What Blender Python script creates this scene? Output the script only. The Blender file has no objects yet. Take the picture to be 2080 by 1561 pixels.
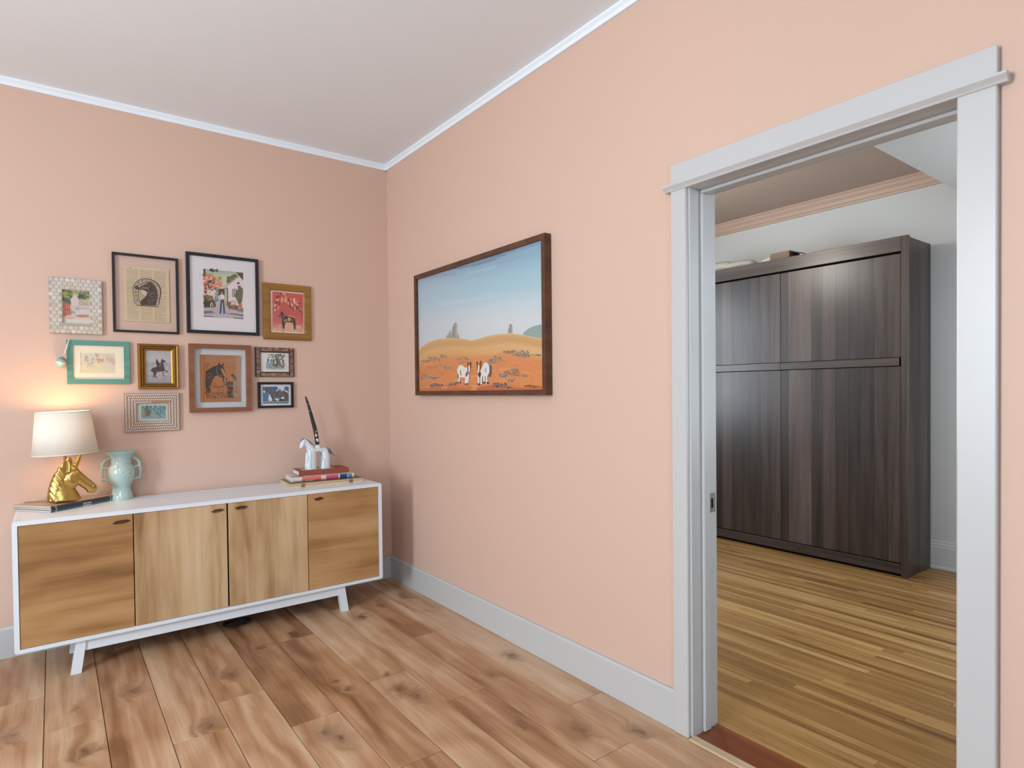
import bpy, bmesh, math, random
from mathutils import Vector, Matrix
from mathutils.bvhtree import BVHTree

D = bpy.data
S = bpy.context.scene
COL = S.collection
random.seed(7)
PI = math.pi

# ------------------------------------------------------------------ camera
F_PX, YAW, PITCH, ROLL = 1237.637, 0.64563, -0.01582, -0.01055
CAM = Vector((-1.85285, -3.86756, 1.28))
CX0, CY0 = 1040.94, 813.96
FW = Vector((math.sin(YAW) * math.cos(PITCH), math.cos(YAW) * math.cos(PITCH), math.sin(PITCH)))
r_ = Vector((math.cos(YAW), -math.sin(YAW), 0))
u_ = r_.cross(FW)
RT = r_ * math.cos(ROLL) + u_ * math.sin(ROLL)
UP = -r_ * math.sin(ROLL) + u_ * math.cos(ROLL)


def on(px, py, ax, val):
    """the point where the photo pixel's line of sight meets the plane axis = val"""
    d = FW + RT * ((px - CX0) / F_PX) - UP * ((py - CY0) / F_PX)
    return CAM + d * ((val - CAM[ax]) / d[ax])


cd = D.cameras.new('camera')
cam = D.objects.new('camera', cd)
COL.objects.link(cam)
B = -FW
cam.matrix_world = Matrix(((RT.x, UP.x, B.x, CAM.x), (RT.y, UP.y, B.y, CAM.y), (RT.z, UP.z, B.z, CAM.z), (0, 0, 0, 1)))
cd.sensor_fit = 'HORIZONTAL'
cd.sensor_width = 36.0
cd.lens = F_PX / 2080 * 36
cd.shift_y = (CY0 - 780.5) / 2080
cd.shift_x = -(CX0 - 1040) / 2080
cd.clip_start = 0.05
S.camera = cam

# ------------------------------------------------------------------ light and exposure
S.view_settings.view_transform = 'Standard'
S.view_settings.look = 'None'
S.view_settings.gamma = 1
S.view_settings.use_curve_mapping = False
S.view_settings.exposure = -0.03

world = D.worlds.new('World')
S.world = world
world.use_nodes = True
bg = world.node_tree.nodes['Background']
bg.inputs[0].default_value = (0.75, 0.87, 1.0, 1)
bg.inputs[1].default_value = 1.0


def area(name, loc, direction, sx, sy, power, color):
    l = D.lights.new(name, 'AREA')
    l.shape = 'RECTANGLE'
    l.size, l.size_y = sx, sy
    l.energy = power
    l.color = color
    o = D.objects.new(name, l)
    COL.objects.link(o)
    o.location = loc
    o.rotation_euler = Vector(direction).to_track_quat('-Z', 'Y').to_euler()
    return o


XL, YF = -4.6, -7.0          # the far sides of the room, behind the camera
area('daylight_window_left', (XL - 0.14, -2.55, 1.55), (1, 0, 0), 0.8, 1.6, 175, (0.74, 0.87, 1.0))
area('daylight_window_front', (-3.2, YF - 0.14, 1.55), (0, 1, 0), 1.8, 1.6, 60, (0.46, 0.73, 1.0))
area('daylight_window_next_room', (0.85, 0.35 + 0.14, 1.65), (0, -1, 0), 1.1, 1.5, 84, (0.78, 0.90, 1.0))
area('fill_light_next_room_end', (1.6, -3.75 - 0.14, 1.6), (0, 1, 0), 1.3, 1.5, 36, (0.80, 0.90, 1.0))  # added fill light for the floor, soffit and the wall shaded by the cabinet


# ------------------------------------------------------------------ colours and materials
def lin(c):
    return tuple((v / 255 / 12.92) if v / 255 <= 0.04045 else ((v / 255 + 0.055) / 1.055) ** 2.4 for v in c[:3]) + (1.0,)


class N:
    """small node-tree writer"""
    def __init__(s, name):
        s.m = D.materials.new(name)
        s.m.use_nodes = True
        s.t = s.m.node_tree
        s.b = s.t.nodes['Principled BSDF']
        s.out = s.t.nodes['Material Output']

    def n(s, typ, **kw):
        x = s.t.nodes.new(typ)
        for k, v in kw.items():
            setattr(x, k, v)
        return x

    def l(s, a, b):
        s.t.links.new(a, b)

    def inp(s, sock, v):
        if isinstance(v, (int, float, tuple, list)):
            sock.default_value = v
        else:
            s.l(v, sock)

    def math(s, op, a, b=0.0, c=None, clamp=False):
        x = s.n('ShaderNodeMath', operation=op, use_clamp=clamp)
        s.inp(x.inputs[0], a)
        s.inp(x.inputs[1], b)
        if c is not None:
            s.inp(x.inputs[2], c)
        return x.outputs[0]

    def vmath(s, op, a, b=(0, 0, 0)):
        x = s.n('ShaderNodeVectorMath', operation=op)
        s.inp(x.inputs[0], a)
        s.inp(x.inputs[1], b)
        return x.outputs['Value'] if op in ('LENGTH', 'DOT_PRODUCT', 'DISTANCE') else x.outputs[0]

    def noise(s, vec, scale, detail=3.0, rough=0.55, dist=0.0):
        x = s.n('ShaderNodeTexNoise')
        s.inp(x.inputs['Vector'], vec)
        x.inputs['Scale'].default_value = scale
        x.inputs['Detail'].default_value = detail
        x.inputs['Roughness'].default_value = rough
        x.inputs['Distortion'].default_value = dist
        return x.outputs[0]

    def ramp(s, fac, stops):
        x = s.n('ShaderNodeValToRGB')
        e = x.color_ramp.elements
        while len(e) < len(stops):
            e.new(0.5)
        for i, (p, c) in enumerate(stops):
            e[i].position = p
            e[i].color = lin(c) if not isinstance(c, float) else (c, c, c, 1)
        s.inp(x.inputs[0], fac)
        return x.outputs[0]

    def mix(s, fac, a, b, blend='MIX'):
        x = s.n('ShaderNodeMix', data_type='RGBA', blend_type=blend)
        s.inp(x.inputs[0], fac)
        s.inp(x.inputs[6], a)
        s.inp(x.inputs[7], b)
        return x.outputs[2]

    def bump(s, h, strength, distance=0.002):
        x = s.n('ShaderNodeBump')
        x.inputs['Strength'].default_value = strength
        x.inputs['Distance'].default_value = distance
        s.inp(x.inputs['Height'], h)
        s.l(x.outputs[0], s.b.inputs['Normal'])

    def coord(s, kind='Object'):
        return s.n('ShaderNodeTexCoord').outputs[kind]

    def set(s, color=None, rough=0.5, metal=0.0, spec=0.5, coat=0.0):
        if color is not None:
            s.inp(s.b.inputs['Base Color'], color)
        s.inp(s.b.inputs['Roughness'], rough)
        s.b.inputs['Metallic'].default_value = metal
        s.b.inputs['Specular IOR Level'].default_value = spec
        s.b.inputs['Coat Weight'].default_value = coat
        return s.m


def paint(name, c, rough=0.5, bump=0.1, scale=180.0, var=0.04, spec=0.4, metal=0.0):
    k = N(name)
    v = k.coord()
    n1 = k.noise(v, 3.0, 2)
    col = k.mix(k.math('MULTIPLY', n1, var * 2), lin(c), tuple(x * 0.8 for x in lin(c)[:3]) + (1,))
    if bump:
        k.bump(k.noise(v, scale, 2), bump, 0.001)
    return k.set(col, rough, metal, spec)


def wood(name, stops, axis='Y', across=16.0, along=0.9, rough=0.45, bump=0.12, knots=False, broad=0.5, rings=0.35, spec=0.4, fine=0.12, vary=0.35):
    """streaky wood, grain along the object's own axis; knots are read from the object's knot_a / knot_b"""
    k = N(name)
    obj = k.coord()
    rnd = k.n('ShaderNodeObjectInfo').outputs['Random']
    off = k.n('ShaderNodeCombineXYZ')
    k.inp(off.inputs[0], k.math('MULTIPLY', rnd, 37.0))
    k.inp(off.inputs[1], k.math('MULTIPLY', rnd, 91.0))
    k.inp(off.inputs[2], k.math('MULTIPLY', rnd, 53.0))
    p0 = k.vmath('ADD', obj, off.outputs[0])
    warp = k.noise(p0, 2.2, 2)
    st = {'X': (along / across, 1, 1), 'Y': (1, along / across, 1), 'Z': (1, 1, along / across)}[axis]
    p = k.vmath('MULTIPLY', p0, st)
    knot = None
    if knots:
        tot = None
        for a in ('knot_a', 'knot_b'):
            at = k.n('ShaderNodeAttribute', attribute_type='OBJECT', attribute_name=a)
            sep = k.n('ShaderNodeSeparateXYZ')
            k.l(at.outputs['Vector'], sep.inputs[0])
            c = k.n('ShaderNodeCombineXYZ')
            k.l(sep.outputs[0], c.inputs[0])
            k.l(sep.outputs[1], c.inputs[1])
            d = k.vmath('SUBTRACT', obj, c.outputs[0])
            d = k.vmath('MULTIPLY', d, (1.0, 0.62, 0.0))
            wob = k.n('ShaderNodeTexNoise')
            k.inp(wob.inputs['Vector'], p0)
            wob.inputs['Scale'].default_value = 22
            w2 = k.vmath('SUBTRACT', wob.outputs[1], (0.5, 0.5, 0.5))
            d = k.vmath('ADD', d, k.vmath('MULTIPLY', w2, (0.06, 0.06, 0)))
            ln = k.vmath('LENGTH', d)
            q = k.math('DIVIDE', ln, k.math('MAXIMUM', sep.outputs[2], 0.0001))
            f = k.math('SUBTRACT', 1.0, k.math('MULTIPLY', q, 0.55), clamp=True)
            f = k.math('MULTIPLY', f, f)
            tot = f if tot is None else k.math('MAXIMUM', tot, f)
        knot = tot
        # the grain swirls round the knot
        sw = k.n('ShaderNodeCombineXYZ')
        k.inp(sw.inputs[0], k.math('MULTIPLY', knot, 0.10))
        k.inp(sw.inputs[1], k.math('MULTIPLY', knot, 0.03))
        p = k.vmath('ADD', p, sw.outputs[0])
    streak = k.noise(p, across, 6, 0.6, 0.6)
    sheet = k.noise(k.vmath('MULTIPLY', p, (1, 1, 1)), across * 0.3, 3, 0.5, 0.4)
    ring_in = k.math('ADD', k.math('MULTIPLY', k.noise(p, across * 0.16, 1, 0.4), 14.0), k.math('MULTIPLY', warp, 3.0))
    ring = k.math('MULTIPLY', k.math('ADD', k.math('SINE', k.math('MULTIPLY', ring_in, 4.0)), 1.0), 0.5)
    f = k.math('ADD', k.math('MULTIPLY', streak, 1.0 - broad), k.math('MULTIPLY', sheet, broad))
    f = k.math('ADD', f, k.math('MULTIPLY', k.math('SUBTRACT', ring, 0.5), rings * 0.25))
    f = k.math('ADD', f, k.math('MULTIPLY', k.math('SUBTRACT', rnd, 0.5), vary * 0.3))
    col = k.ramp(f, stops)
    fib = k.noise(k.vmath('MULTIPLY', p, {'X': (0.3, 1, 1), 'Y': (1, 0.3, 1), 'Z': (1, 1, 0.3)}[axis]), across * 11, 2)
    col = k.mix(k.math('MULTIPLY', fib, fine * 2), col, (0.12, 0.07, 0.04, 1), 'MULTIPLY')
    if knot is not None:
        dark = lin((96, 58, 34))
        col = k.mix(k.math('MULTIPLY', knot, 0.85, clamp=True), col, dark)
    if bump:
        k.bump(k.math('ADD', k.math('MULTIPLY', fib, 0.6), streak), bump, 0.0008)
    return k.set(col, rough, 0, spec)


def flat(name, c, rough=0.5, metal=0.0, spec=0.5, coat=0.0):
    k = N(name)
    v = k.coord()
    cc = lin(c)
    col = k.mix(k.math('MULTIPLY', k.noise(v, 30, 3), 0.18), cc, tuple(x * 0.7 for x in cc[:3]) + (1,))
    return k.set(col, rough, metal, spec, coat)


def thin_glass(name, gloss=0.05):
    k = N(name)
    tr = k.n('ShaderNodeBsdfTransparent')
    gl = k.n('ShaderNodeBsdfGlossy')
    gl.inputs['Roughness'].default_value = 0.03
    lw = k.n('ShaderNodeLayerWeight')
    mx = k.n('ShaderNodeMixShader')
    f5 = k.math('POWER', lw.outputs['Facing'], 5.0)
    k.l(k.math('MULTIPLY_ADD', f5, 0.9, gloss), mx.inputs[0])
    k.l(tr.outputs[0], mx.inputs[1])
    k.l(gl.outputs[0], mx.inputs[2])
    k.l(mx.outputs[0], k.out.inputs[0])
    return k.m


M = {}
M['peach'] = paint('peach_wall_paint', (214, 181, 162), 0.55, 0.10, 140, 0.03, 0.3)
M['white_wall'] = paint('white_wall_paint', (226, 225, 222), 0.6, 0.1, 140, 0.02, 0.3)
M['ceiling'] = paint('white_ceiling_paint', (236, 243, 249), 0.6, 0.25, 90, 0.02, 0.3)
M['trim'] = paint('white_trim_paint', (195, 194, 192), 0.35, 0.05, 60, 0.02, 0.5)
M['white_lacquer'] = paint('white_lacquer', (226, 232, 238), 0.35, 0.0, 60, 0.01, 0.5)
M['grey_wall'] = paint('pale_grey_wall_paint', (196, 198, 196), 0.6, 0.12, 140, 0.02, 0.3)
M['beige_ceiling'] = paint('beige_textured_ceiling_paint', (168, 146, 132), 0.45, 0.7, 70, 0.02, 0.5)
M['beige_trim'] = paint('beige_trim_paint', (184, 157, 140), 0.45, 0.05, 60, 0.02, 0.4)
M['plank'] = wood('oak_look_plank', [(0.32, (136, 94, 62)), (0.44, (182, 136, 98)), (0.55, (206, 166, 130)), (0.68, (224, 194, 162))], 'Y', 17, 1.2, 0.40, 0.10, knots=True, fine=0.18)
M['strip'] = wood('worn_amber_oak_strip', [(0.30, (104, 70, 34)), (0.45, (148, 108, 58)), (0.57, (176, 136, 82)), (0.72, (196, 162, 110))], 'Y', 24, 0.8, 0.36, 0.12, rings=0.2, vary=0.6)
M['red_strip'] = wood('red_brown_threshold_wood', [(0.3, (88, 44, 22)), (0.5, (128, 68, 34)), (0.7, (150, 84, 44))], 'Y', 20, 0.6, 0.35, 0.1, rings=0.1)
M['pale_strip'] = wood('pale_transition_strip_wood', [(0.3, (188, 160, 126)), (0.6, (212, 186, 152)), (0.8, (222, 200, 168))], 'Y', 26, 0.6, 0.45, 0.05, rings=0.1)
M['oak_h'] = wood('golden_oak_veneer_horizontal', [(0.34, (116, 78, 42)), (0.43, (156, 112, 66)), (0.53, (184, 140, 90)), (0.66, (202, 164, 114))], 'X', 10, 0.8, 0.5, 0.05, rings=0.3, fine=0.08, vary=0.1)
M['oak_v'] = wood('pale_oak_veneer_vertical', [(0.33, (130, 94, 58)), (0.42, (178, 142, 100)), (0.52, (204, 172, 130)), (0.66, (220, 194, 158))], 'Z', 12, 1.0, 0.55, 0.05, rings=0.25, fine=0.08, vary=0.0)
M['bark'] = wood('dark_bark', [(0.3, (58, 36, 24)), (0.5, (98, 64, 42)), (0.7, (130, 84, 52))], 'X', 60, 6, 0.8, 0.6)
M['walnut_frame'] = wood('brown_walnut', [(0.3, (70, 44, 30)), (0.55, (98, 64, 44)), (0.75, (116, 80, 56))], 'X', 30, 1.2, 0.5, 0.1)
M['brown_frame'] = wood('chestnut_wood', [(0.3, (122, 74, 46)), (0.55, (142, 90, 60)), (0.75, (156, 102, 70))], 'X', 30, 1.2, 0.5, 0.05)
M['oak_frame'] = wood('ochre_oak', [(0.3, (128, 86, 34)), (0.5, (152, 106, 46)), (0.75, (168, 122, 60))], 'X', 40, 2.0, 0.6, 0.1)
M['teal_frame'] = wood('teal_stained_wood', [(0.3, (52, 104, 98)), (0.45, (84, 142, 130)), (0.55, (96, 152, 140)), (0.7, (72, 126, 128))], 'X', 18, 2.0, 0.4, 0.1)
M['bamboo'] = wood('dark_bamboo', [(0.3, (92, 60, 48)), (0.5, (146, 112, 96)), (0.7, (190, 164, 146))], 'X', 60, 4, 0.35, 0.1)
M['black_frame'] = flat('black_lacquer', (24, 22, 24), 0.35)
M['navy_frame'] = flat('blue_black_lacquer', (24, 26, 36), 0.3)
M['dark_brown'] = flat('dark_brown_stain', (52, 36, 28), 0.5)
M['gap'] = flat('dark_gap', (20, 16, 13), 0.9, spec=0.1)
M['gold'] = flat('polished_gold', (196, 162, 92), 0.27, 1.0)
M['gilt'] = flat('aged_gilt', (176, 128, 58), 0.38, 0.9)
M['gilt_dark'] = flat('dark_gilt', (92, 62, 28), 0.45, 0.7)
M['brass'] = flat('brass', (150, 124, 82), 0.35, 1.0)
M['steel'] = flat('worn_steel', (150, 152, 152), 0.35, 1.0)
M['celadon'] = flat('celadon_glaze', (172, 196, 192), 0.16, 0, 0.5, 0.3)
M['porcelain'] = flat('white_porcelain_glaze', (222, 230, 234), 0.16, 0, 0.5, 0.3)
M['blue_line'] = flat('cobalt_brushwork', (60, 76, 112), 0.25)
M['horn'] = flat('dark_horn', (40, 34, 38), 0.35)
M['pearl'] = flat('mother_of_pearl', (222, 224, 222), 0.25)
M['paper'] = flat('page_edges', (206, 190, 178), 0.8)
M['white_paper'] = flat('white_card', (226, 222, 218), 0.8)
M['cream_card'] = flat('cream_card', (240, 228, 204), 0.8)
M['cord'] = flat('clear_brown_cord', (150, 104, 66), 0.5)
M['black_cord'] = flat('black_rubber', (18, 18, 20), 0.6)
M['glass'] = thin_glass('picture_glass')
M['pane'] = thin_glass('window_glass')


def walnut_strips():
    k = N('smoked_walnut_laminate')
    p = k.coord()
    sep = k.n('ShaderNodeSeparateXYZ')
    k.l(p, sep.inputs[0])
    sx = k.math('FLOOR', k.math('DIVIDE', k.math('ADD', sep.outputs[1], k.math('MULTIPLY', sep.outputs[0], 0.7)), 0.088))
    wn = k.n('ShaderNodeTexWhiteNoise', noise_dimensions='1D')
    k.l(sx, wn.inputs['W'])
    off = k.n('ShaderNodeCombineXYZ')
    k.inp(off.inputs[1], k.math('MULTIPLY', wn.outputs[0], 9))
    k.inp(off.inputs[2], k.math('MULTIPLY', wn.outputs[0], 31))
    q = k.vmath('MULTIPLY', k.vmath('ADD', p, off.outputs[0]), (1, 1, 0.06))
    st = k.noise(q, 26, 6, 0.6, 0.5)
    br = k.noise(q, 9, 3, 0.5, 0.8)
    f = k.math('ADD', k.math('MULTIPLY', st, 0.5), k.math('MULTIPLY', br, 0.5))
    f = k.math('ADD', f, k.math('MULTIPLY', k.math('SUBTRACT', wn.outputs[0], 0.5), 0.34))
    col = k.ramp(f, [(0.28, (36, 28, 25)), (0.45, (62, 50, 45)), (0.6, (82, 68, 62)), (0.78, (102, 88, 80))])
    fib = k.noise(q, 210, 2)
    col = k.mix(k.math('MULTIPLY', fib, 0.3), col, (0.03, 0.02, 0.02, 1), 'MIX')
    k.bump(fib, 0.12, 0.0006)
    return k.set(col, 0.33, 0, 0.5)


M['walnut'] = walnut_strips()
_wn = [(0.32, (44, 35, 31)), (0.46, (66, 54, 48)), (0.56, (80, 67, 60)), (0.7, (96, 82, 74))]
M['walnut_rail'] = wood('smoked_walnut_rail', _wn, 'Y', 40, 1.0, 0.33, 0.08, rings=0.1, vary=0.1, spec=0.5)
M['walnut_stile'] = wood('smoked_walnut_stile', _wn, 'Z', 40, 1.0, 0.33, 0.08, rings=0.1, vary=0.1, spec=0.5)


def colour_attr(name, rough, bump=0.0):
    k = N(name)
    a = k.n('ShaderNodeAttribute', attribute_name='Col')
    n1 = k.noise(k.coord(), 60, 4, 0.6)
    col = k.mix(k.math('MULTIPLY', n1, 0.14), a.outputs['Color'], (0.35, 0.3, 0.28, 1), 'MULTIPLY')
    if bump:
        k.bump(k.noise(k.coord(), 90, 3), bump, 0.001)
    return k.set(col, rough, 0, 0.35)


M['print'] = colour_attr('printed_paper', 0.7)
M['canvas'] = colour_attr('oil_on_canvas', 0.45, 0.25)


def shell_mat():
    k = N('capiz_shell')
    rnd = k.n('ShaderNodeObjectInfo').outputs['Random']
    col = k.ramp(rnd, [(0.0, (186, 186, 180)), (0.35, (200, 192, 182)), (0.6, (190, 172, 154)), (0.8, (208, 208, 204)), (1.0, (180, 172, 160))])
    col = k.mix(k.math('MULTIPLY', k.noise(k.coord(), 120, 3), 0.25), col, lin((190, 160, 130)))
    return k.set(col, 0.3, 0, 0.5)


M['shell'] = shell_mat()


def shade_mat():
    k = N('ivory_linen_shade')
    v = k.coord()
    weave = k.noise(k.vmath('MULTIPLY', v, (1, 1, 4)), 160, 2)
    col = k.mix(k.math('MULTIPLY', weave, 0.12), lin((246, 240, 226)), lin((220, 206, 184)))
    df = k.n('ShaderNodeBsdfDiffuse')
    tl = k.n('ShaderNodeBsdfTranslucent')
    k.l(col, df.inputs[0])
    k.l(col, tl.inputs[0])
    mx = k.n('ShaderNodeMixShader')
    mx.inputs[0].default_value = 0.12
    k.l(df.outputs[0], mx.inputs[1])
    k.l(tl.outputs[0], mx.inputs[2])
    k.l(mx.outputs[0], k.out.inputs[0])
    return k.m


M['shade'] = shade_mat()


def glow(name, c, strength):
    k = N(name)
    k.b.inputs['Emission Color'].default_value = lin(c)
    k.b.inputs['Emission Strength'].default_value = strength
    return k.set(lin(c), 0.4)


M['bulb'] = glow('lit_bulb', (255, 214, 150), 12)


def opal_mat():
    k = N('lit_opal_glass')
    tl = k.n('ShaderNodeBsdfTransparent')
    em = k.n('ShaderNodeEmission')
    em.inputs[0].default_value = lin((255, 240, 222))
    em.inputs[1].default_value = 3.0
    mx = k.n('ShaderNodeMixShader')
    mx.inputs[0].default_value = 0.35
    k.l(tl.outputs[0], mx.inputs[1])
    k.l(em.outputs[0], mx.inputs[2])
    k.l(mx.outputs[0], k.out.inputs[0])
    return k.m


M['opal'] = opal_mat()


# ------------------------------------------------------------------ mesh helpers
def mesh_obj(name, verts, faces, mat, parent=None, loc=(0, 0, 0), smooth=False):
    me = D.meshes.new(name)
    me.from_pydata([tuple(v) for v in verts], [], faces)
    me.update()
    return link(name, me, mat, parent, loc, smooth)


def link(name, me, mat, parent=None, loc=(0, 0, 0), smooth=False):
    o = D.objects.new(name, me)
    COL.objects.link(o)
    o.location = loc
    if mat is not None and len(me.materials) == 0:
        me.materials.append(M[mat] if isinstance(mat, str) else mat)
    if parent is not None:
        o.parent = parent
    if smooth:
        me.polygons.foreach_set('use_smooth', [True] * len(me.polygons))
    return o


def bm_obj(name, bm, mat, parent=None, loc=(0, 0, 0), smooth=False):
    me = D.meshes.new(name)
    bmesh.ops.recalc_face_normals(bm, faces=bm.faces)
    bm.to_mesh(me)
    bm.free()
    return link(name, me, mat, parent, loc, smooth)


def empty(name, loc=(0, 0, 0), rz=0.0):
    o = D.objects.new(name, None)
    COL.objects.link(o)
    o.location = loc
    o.rotation_euler = (0, 0, rz)
    o.empty_display_size = 0.05
    return o


def tag(o, label, cat, group=None):
    o['label'] = label
    o['category'] = cat
    if group:
        o['group'] = group
    return o


def struct(o, label=None):
    o['kind'] = 'structure'
    if label:
        o['label'] = label
    return o


def add_box(bm, lo, hi, bevel=0.0, seg=1):
    c = [(a + b) / 2 for a, b in zip(lo, hi)]
    s = [abs(b - a) for a, b in zip(lo, hi)]
    g = bmesh.ops.create_cube(bm, size=1.0)
    bmesh.ops.scale(bm, vec=s, verts=g['verts'])
    bmesh.ops.translate(bm, vec=c, verts=g['verts'])
    if bevel:
        es = list({e for v in g['verts'] for e in v.link_edges})
        bmesh.ops.bevel(bm, geom=es, offset=bevel, segments=seg, profile=0.5, affect='EDGES', clamp_overlap=True)


def box(name, lo, hi, mat, parent=None, loc=(0, 0, 0), bevel=0.0, seg=1, smooth=False):
    """loc is subtracted, so lo/hi may be given in the parent's frame with the object's origin at loc"""
    bm = bmesh.new()
    add_box(bm, [a - l for a, l in zip(lo, loc)], [a - l for a, l in zip(hi, loc)], bevel, seg)
    return bm_obj(name, bm, mat, parent, loc, smooth)


def cbox(name, lo, hi, mat, parent=None, bevel=0.0, seg=1):
    return box(name, lo, hi, mat, parent, [(a + b) / 2 for a, b in zip(lo, hi)], bevel, seg)


def prism(name, pts, axis, a, b, mat, parent=None, loc=(0, 0, 0)):
    """pts: 2-d outline in the two other axes (in x,y,z order), extruded along axis from a to b"""
    n = len(pts)
    def mk(p, t):
        q = list(p)
        q.insert(axis, t)
        return Vector(q) - Vector(loc)
    vs = [mk(p, a) for p in pts] + [mk(p, b) for p in pts]
    fs = [tuple(range(n)), tuple(range(2 * n - 1, n - 1, -1))] + [(i, (i + 1) % n, n + (i + 1) % n, n + i) for i in range(n)]
    bm = bmesh.new()
    bv = [bm.verts.new(v) for v in vs]
    for f in fs:
        bm.faces.new([bv[i] for i in f])
    return bm_obj(name, bm, mat, parent, loc)


def tube_bm(bm, pts, radii, seg=8):
    pts = [Vector(p) for p in pts]
    if isinstance(radii, (int, float)):
        radii = [radii] * len(pts)
    rings = []
    up = Vector((0, 0, 1))
    for i, p in enumerate(pts):
        t = (pts[min(i + 1, len(pts) - 1)] - pts[max(i - 1, 0)]).normalized()
        ref = up if abs(t.dot(up)) < 0.95 else Vector((1, 0, 0))
        a = t.cross(ref).normalized()
        b = t.cross(a)
        rings.append([bm.verts.new(p + (a * math.cos(2 * PI * j / seg) + b * math.sin(2 * PI * j / seg)) * radii[i]) for j in range(seg)])
    for i in range(len(rings) - 1):
        for j in range(seg):
            bm.faces.new((rings[i][j], rings[i][(j + 1) % seg], rings[i + 1][(j + 1) % seg], rings[i + 1][j]))
    bm.faces.new(rings[0][::-1])
    bm.faces.new(rings[-1])


def tube(name, pts, radii, mat, parent=None, loc=(0, 0, 0), seg=8):
    bm = bmesh.new()
    tube_bm(bm, [Vector(p) - Vector(loc) for p in pts], radii, seg)
    return bm_obj(name, bm, mat, parent, loc, True)


def smooth_path(pts, n=6):
    """Catmull-Rom through the points"""
    P = [Vector(p) for p in pts]
    out = []
    for i in range(len(P) - 1):
        a, b, c, d = P[max(i - 1, 0)], P[i], P[i + 1], P[min(i + 2, len(P) - 1)]
        for j in range(n):
            t = j / n
            out.append(0.5 * ((2 * b) + (c - a) * t + (2 * a - 5 * b + 4 * c - d) * t * t + (3 * b - a - 3 * c + d) * t ** 3))
    out.append(P[-1])
    return out


def lathe(name, prof, mat, parent=None, loc=(0, 0, 0), seg=40, smooth=True):
    bm = bmesh.new()
    rings = []
    for r, z in prof:
        rings.append([bm.verts.new((max(r, 1e-5) * math.cos(2 * PI * j / seg), max(r, 1e-5) * math.sin(2 * PI * j / seg), z)) for j in range(seg)])
    for i in range(len(rings) - 1):
        for j in range(seg):
            bm.faces.new((rings[i][j], rings[i][(j + 1) % seg], rings[i + 1][(j + 1) % seg], rings[i + 1][j]))
    bmesh.ops.remove_doubles(bm, verts=bm.verts, dist=1e-6)
    return bm_obj(name, bm, mat, parent, loc, smooth)


def blob(chains, voxel=0.003, smooth_it=6):
    """chains of ellipsoids (point, (rx, ry, rz)) run together, remeshed to one continuous skin; returns a mesh"""
    bm = bmesh.new()
    for ch in chains:
        spots = []
        for i in range(len(ch) - 1):
            (p, r), (q, s) = ch[i], ch[i + 1]
            n = max(2, int((Vector(q) - Vector(p)).length / (0.33 * min(min(r), min(s)) + 1e-4)))
            n = min(n, 12)
            for j in range(n):
                t = j / n
                spots.append((Vector(p).lerp(Vector(q), t), Vector(r).lerp(Vector(s), t)))
        spots.append((Vector(ch[-1][0]), Vector(ch[-1][1])))
        for p, r in spots:
            g = bmesh.ops.create_icosphere(bm, subdivisions=3 if max(r) > 0.022 else 2, radius=1.04)
            bmesh.ops.scale(bm, vec=r, verts=g['verts'])
            bmesh.ops.translate(bm, vec=p, verts=g['verts'])
    me = D.meshes.new('blob_source')
    bm.to_mesh(me)
    bm.free()
    o = D.objects.new('blob_source', me)
    COL.objects.link(o)
    rm = o.modifiers.new('r', 'REMESH')
    rm.mode = 'VOXEL'
    rm.voxel_size = voxel
    sm = o.modifiers.new('s', 'SMOOTH')
    sm.iterations = smooth_it
    sm.factor = 0.5
    dg = bpy.context.evaluated_depsgraph_get()
    dg.update()
    out = D.meshes.new_from_object(o.evaluated_get(dg))
    D.objects.remove(o)
    D.meshes.remove(me)
    out.polygons.foreach_set('use_smooth', [True] * len(out.polygons))
    return out


# ------------------------------------------------------------------ the room
H = 2.83           # ceiling
TB = 2.7945        # underside of the ceiling trim
WT = 0.14          # wall between the two rooms
DY0, DY1, DZ = -2.49, -3.305, 2.03   # door opening in the right wall
PL = 0.008

# floor with its planks (grain along y, seams read off the photo)
floor = struct(cbox('floor', (XL, YF, -0.06), (0.0, 0.0, -0.004), 'gap'), 'warm oak plank floor')
floor.location.z -= 0.004
seams = [-0.2 - 0.1894 * i for i in range(0, 22)]
cols = [(-0.2, -0.003)] + [(-0.2 - 0.1894 * (i + 1), -0.2 - 0.1894 * i) for i in range(0, 22)]
joint = {0: -0.706, 1: -1.032, 2: -1.707, 3: -1.344, 4: -0.655, 5: -1.499, 6: -1.125, 7: -1.351, 8: -0.22, 9: -0.968, 10: -0.602}
knots = []
for px, py, s in [(272, 1404, 34), (168, 1529, 40), (22, 1497, 34), (424, 1475, 38), (466, 1372, 34), (527, 1316, 34), (597, 1290, 32), (732, 1254, 34),
                  (777, 1231, 22), (824, 1212, 30), (708, 1401, 22), (676, 1385, 18), (815, 1401, 36), (846, 1414, 30), (662, 1489, 40), (692, 1502, 34), (786, 1374, 22), (1037, 1333, 32),
                  (997, 1371, 26), (1062, 1475, 16), (1184, 1485, 30), (1300, 1488, 28), (749, 1451, 16), (1075, 1420, 16), (157, 1440, 14)]:
    p = on(px, py, 2, 0)
    knots.append((p.x, p.y, s / 760))
PLEN = 1.335
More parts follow.
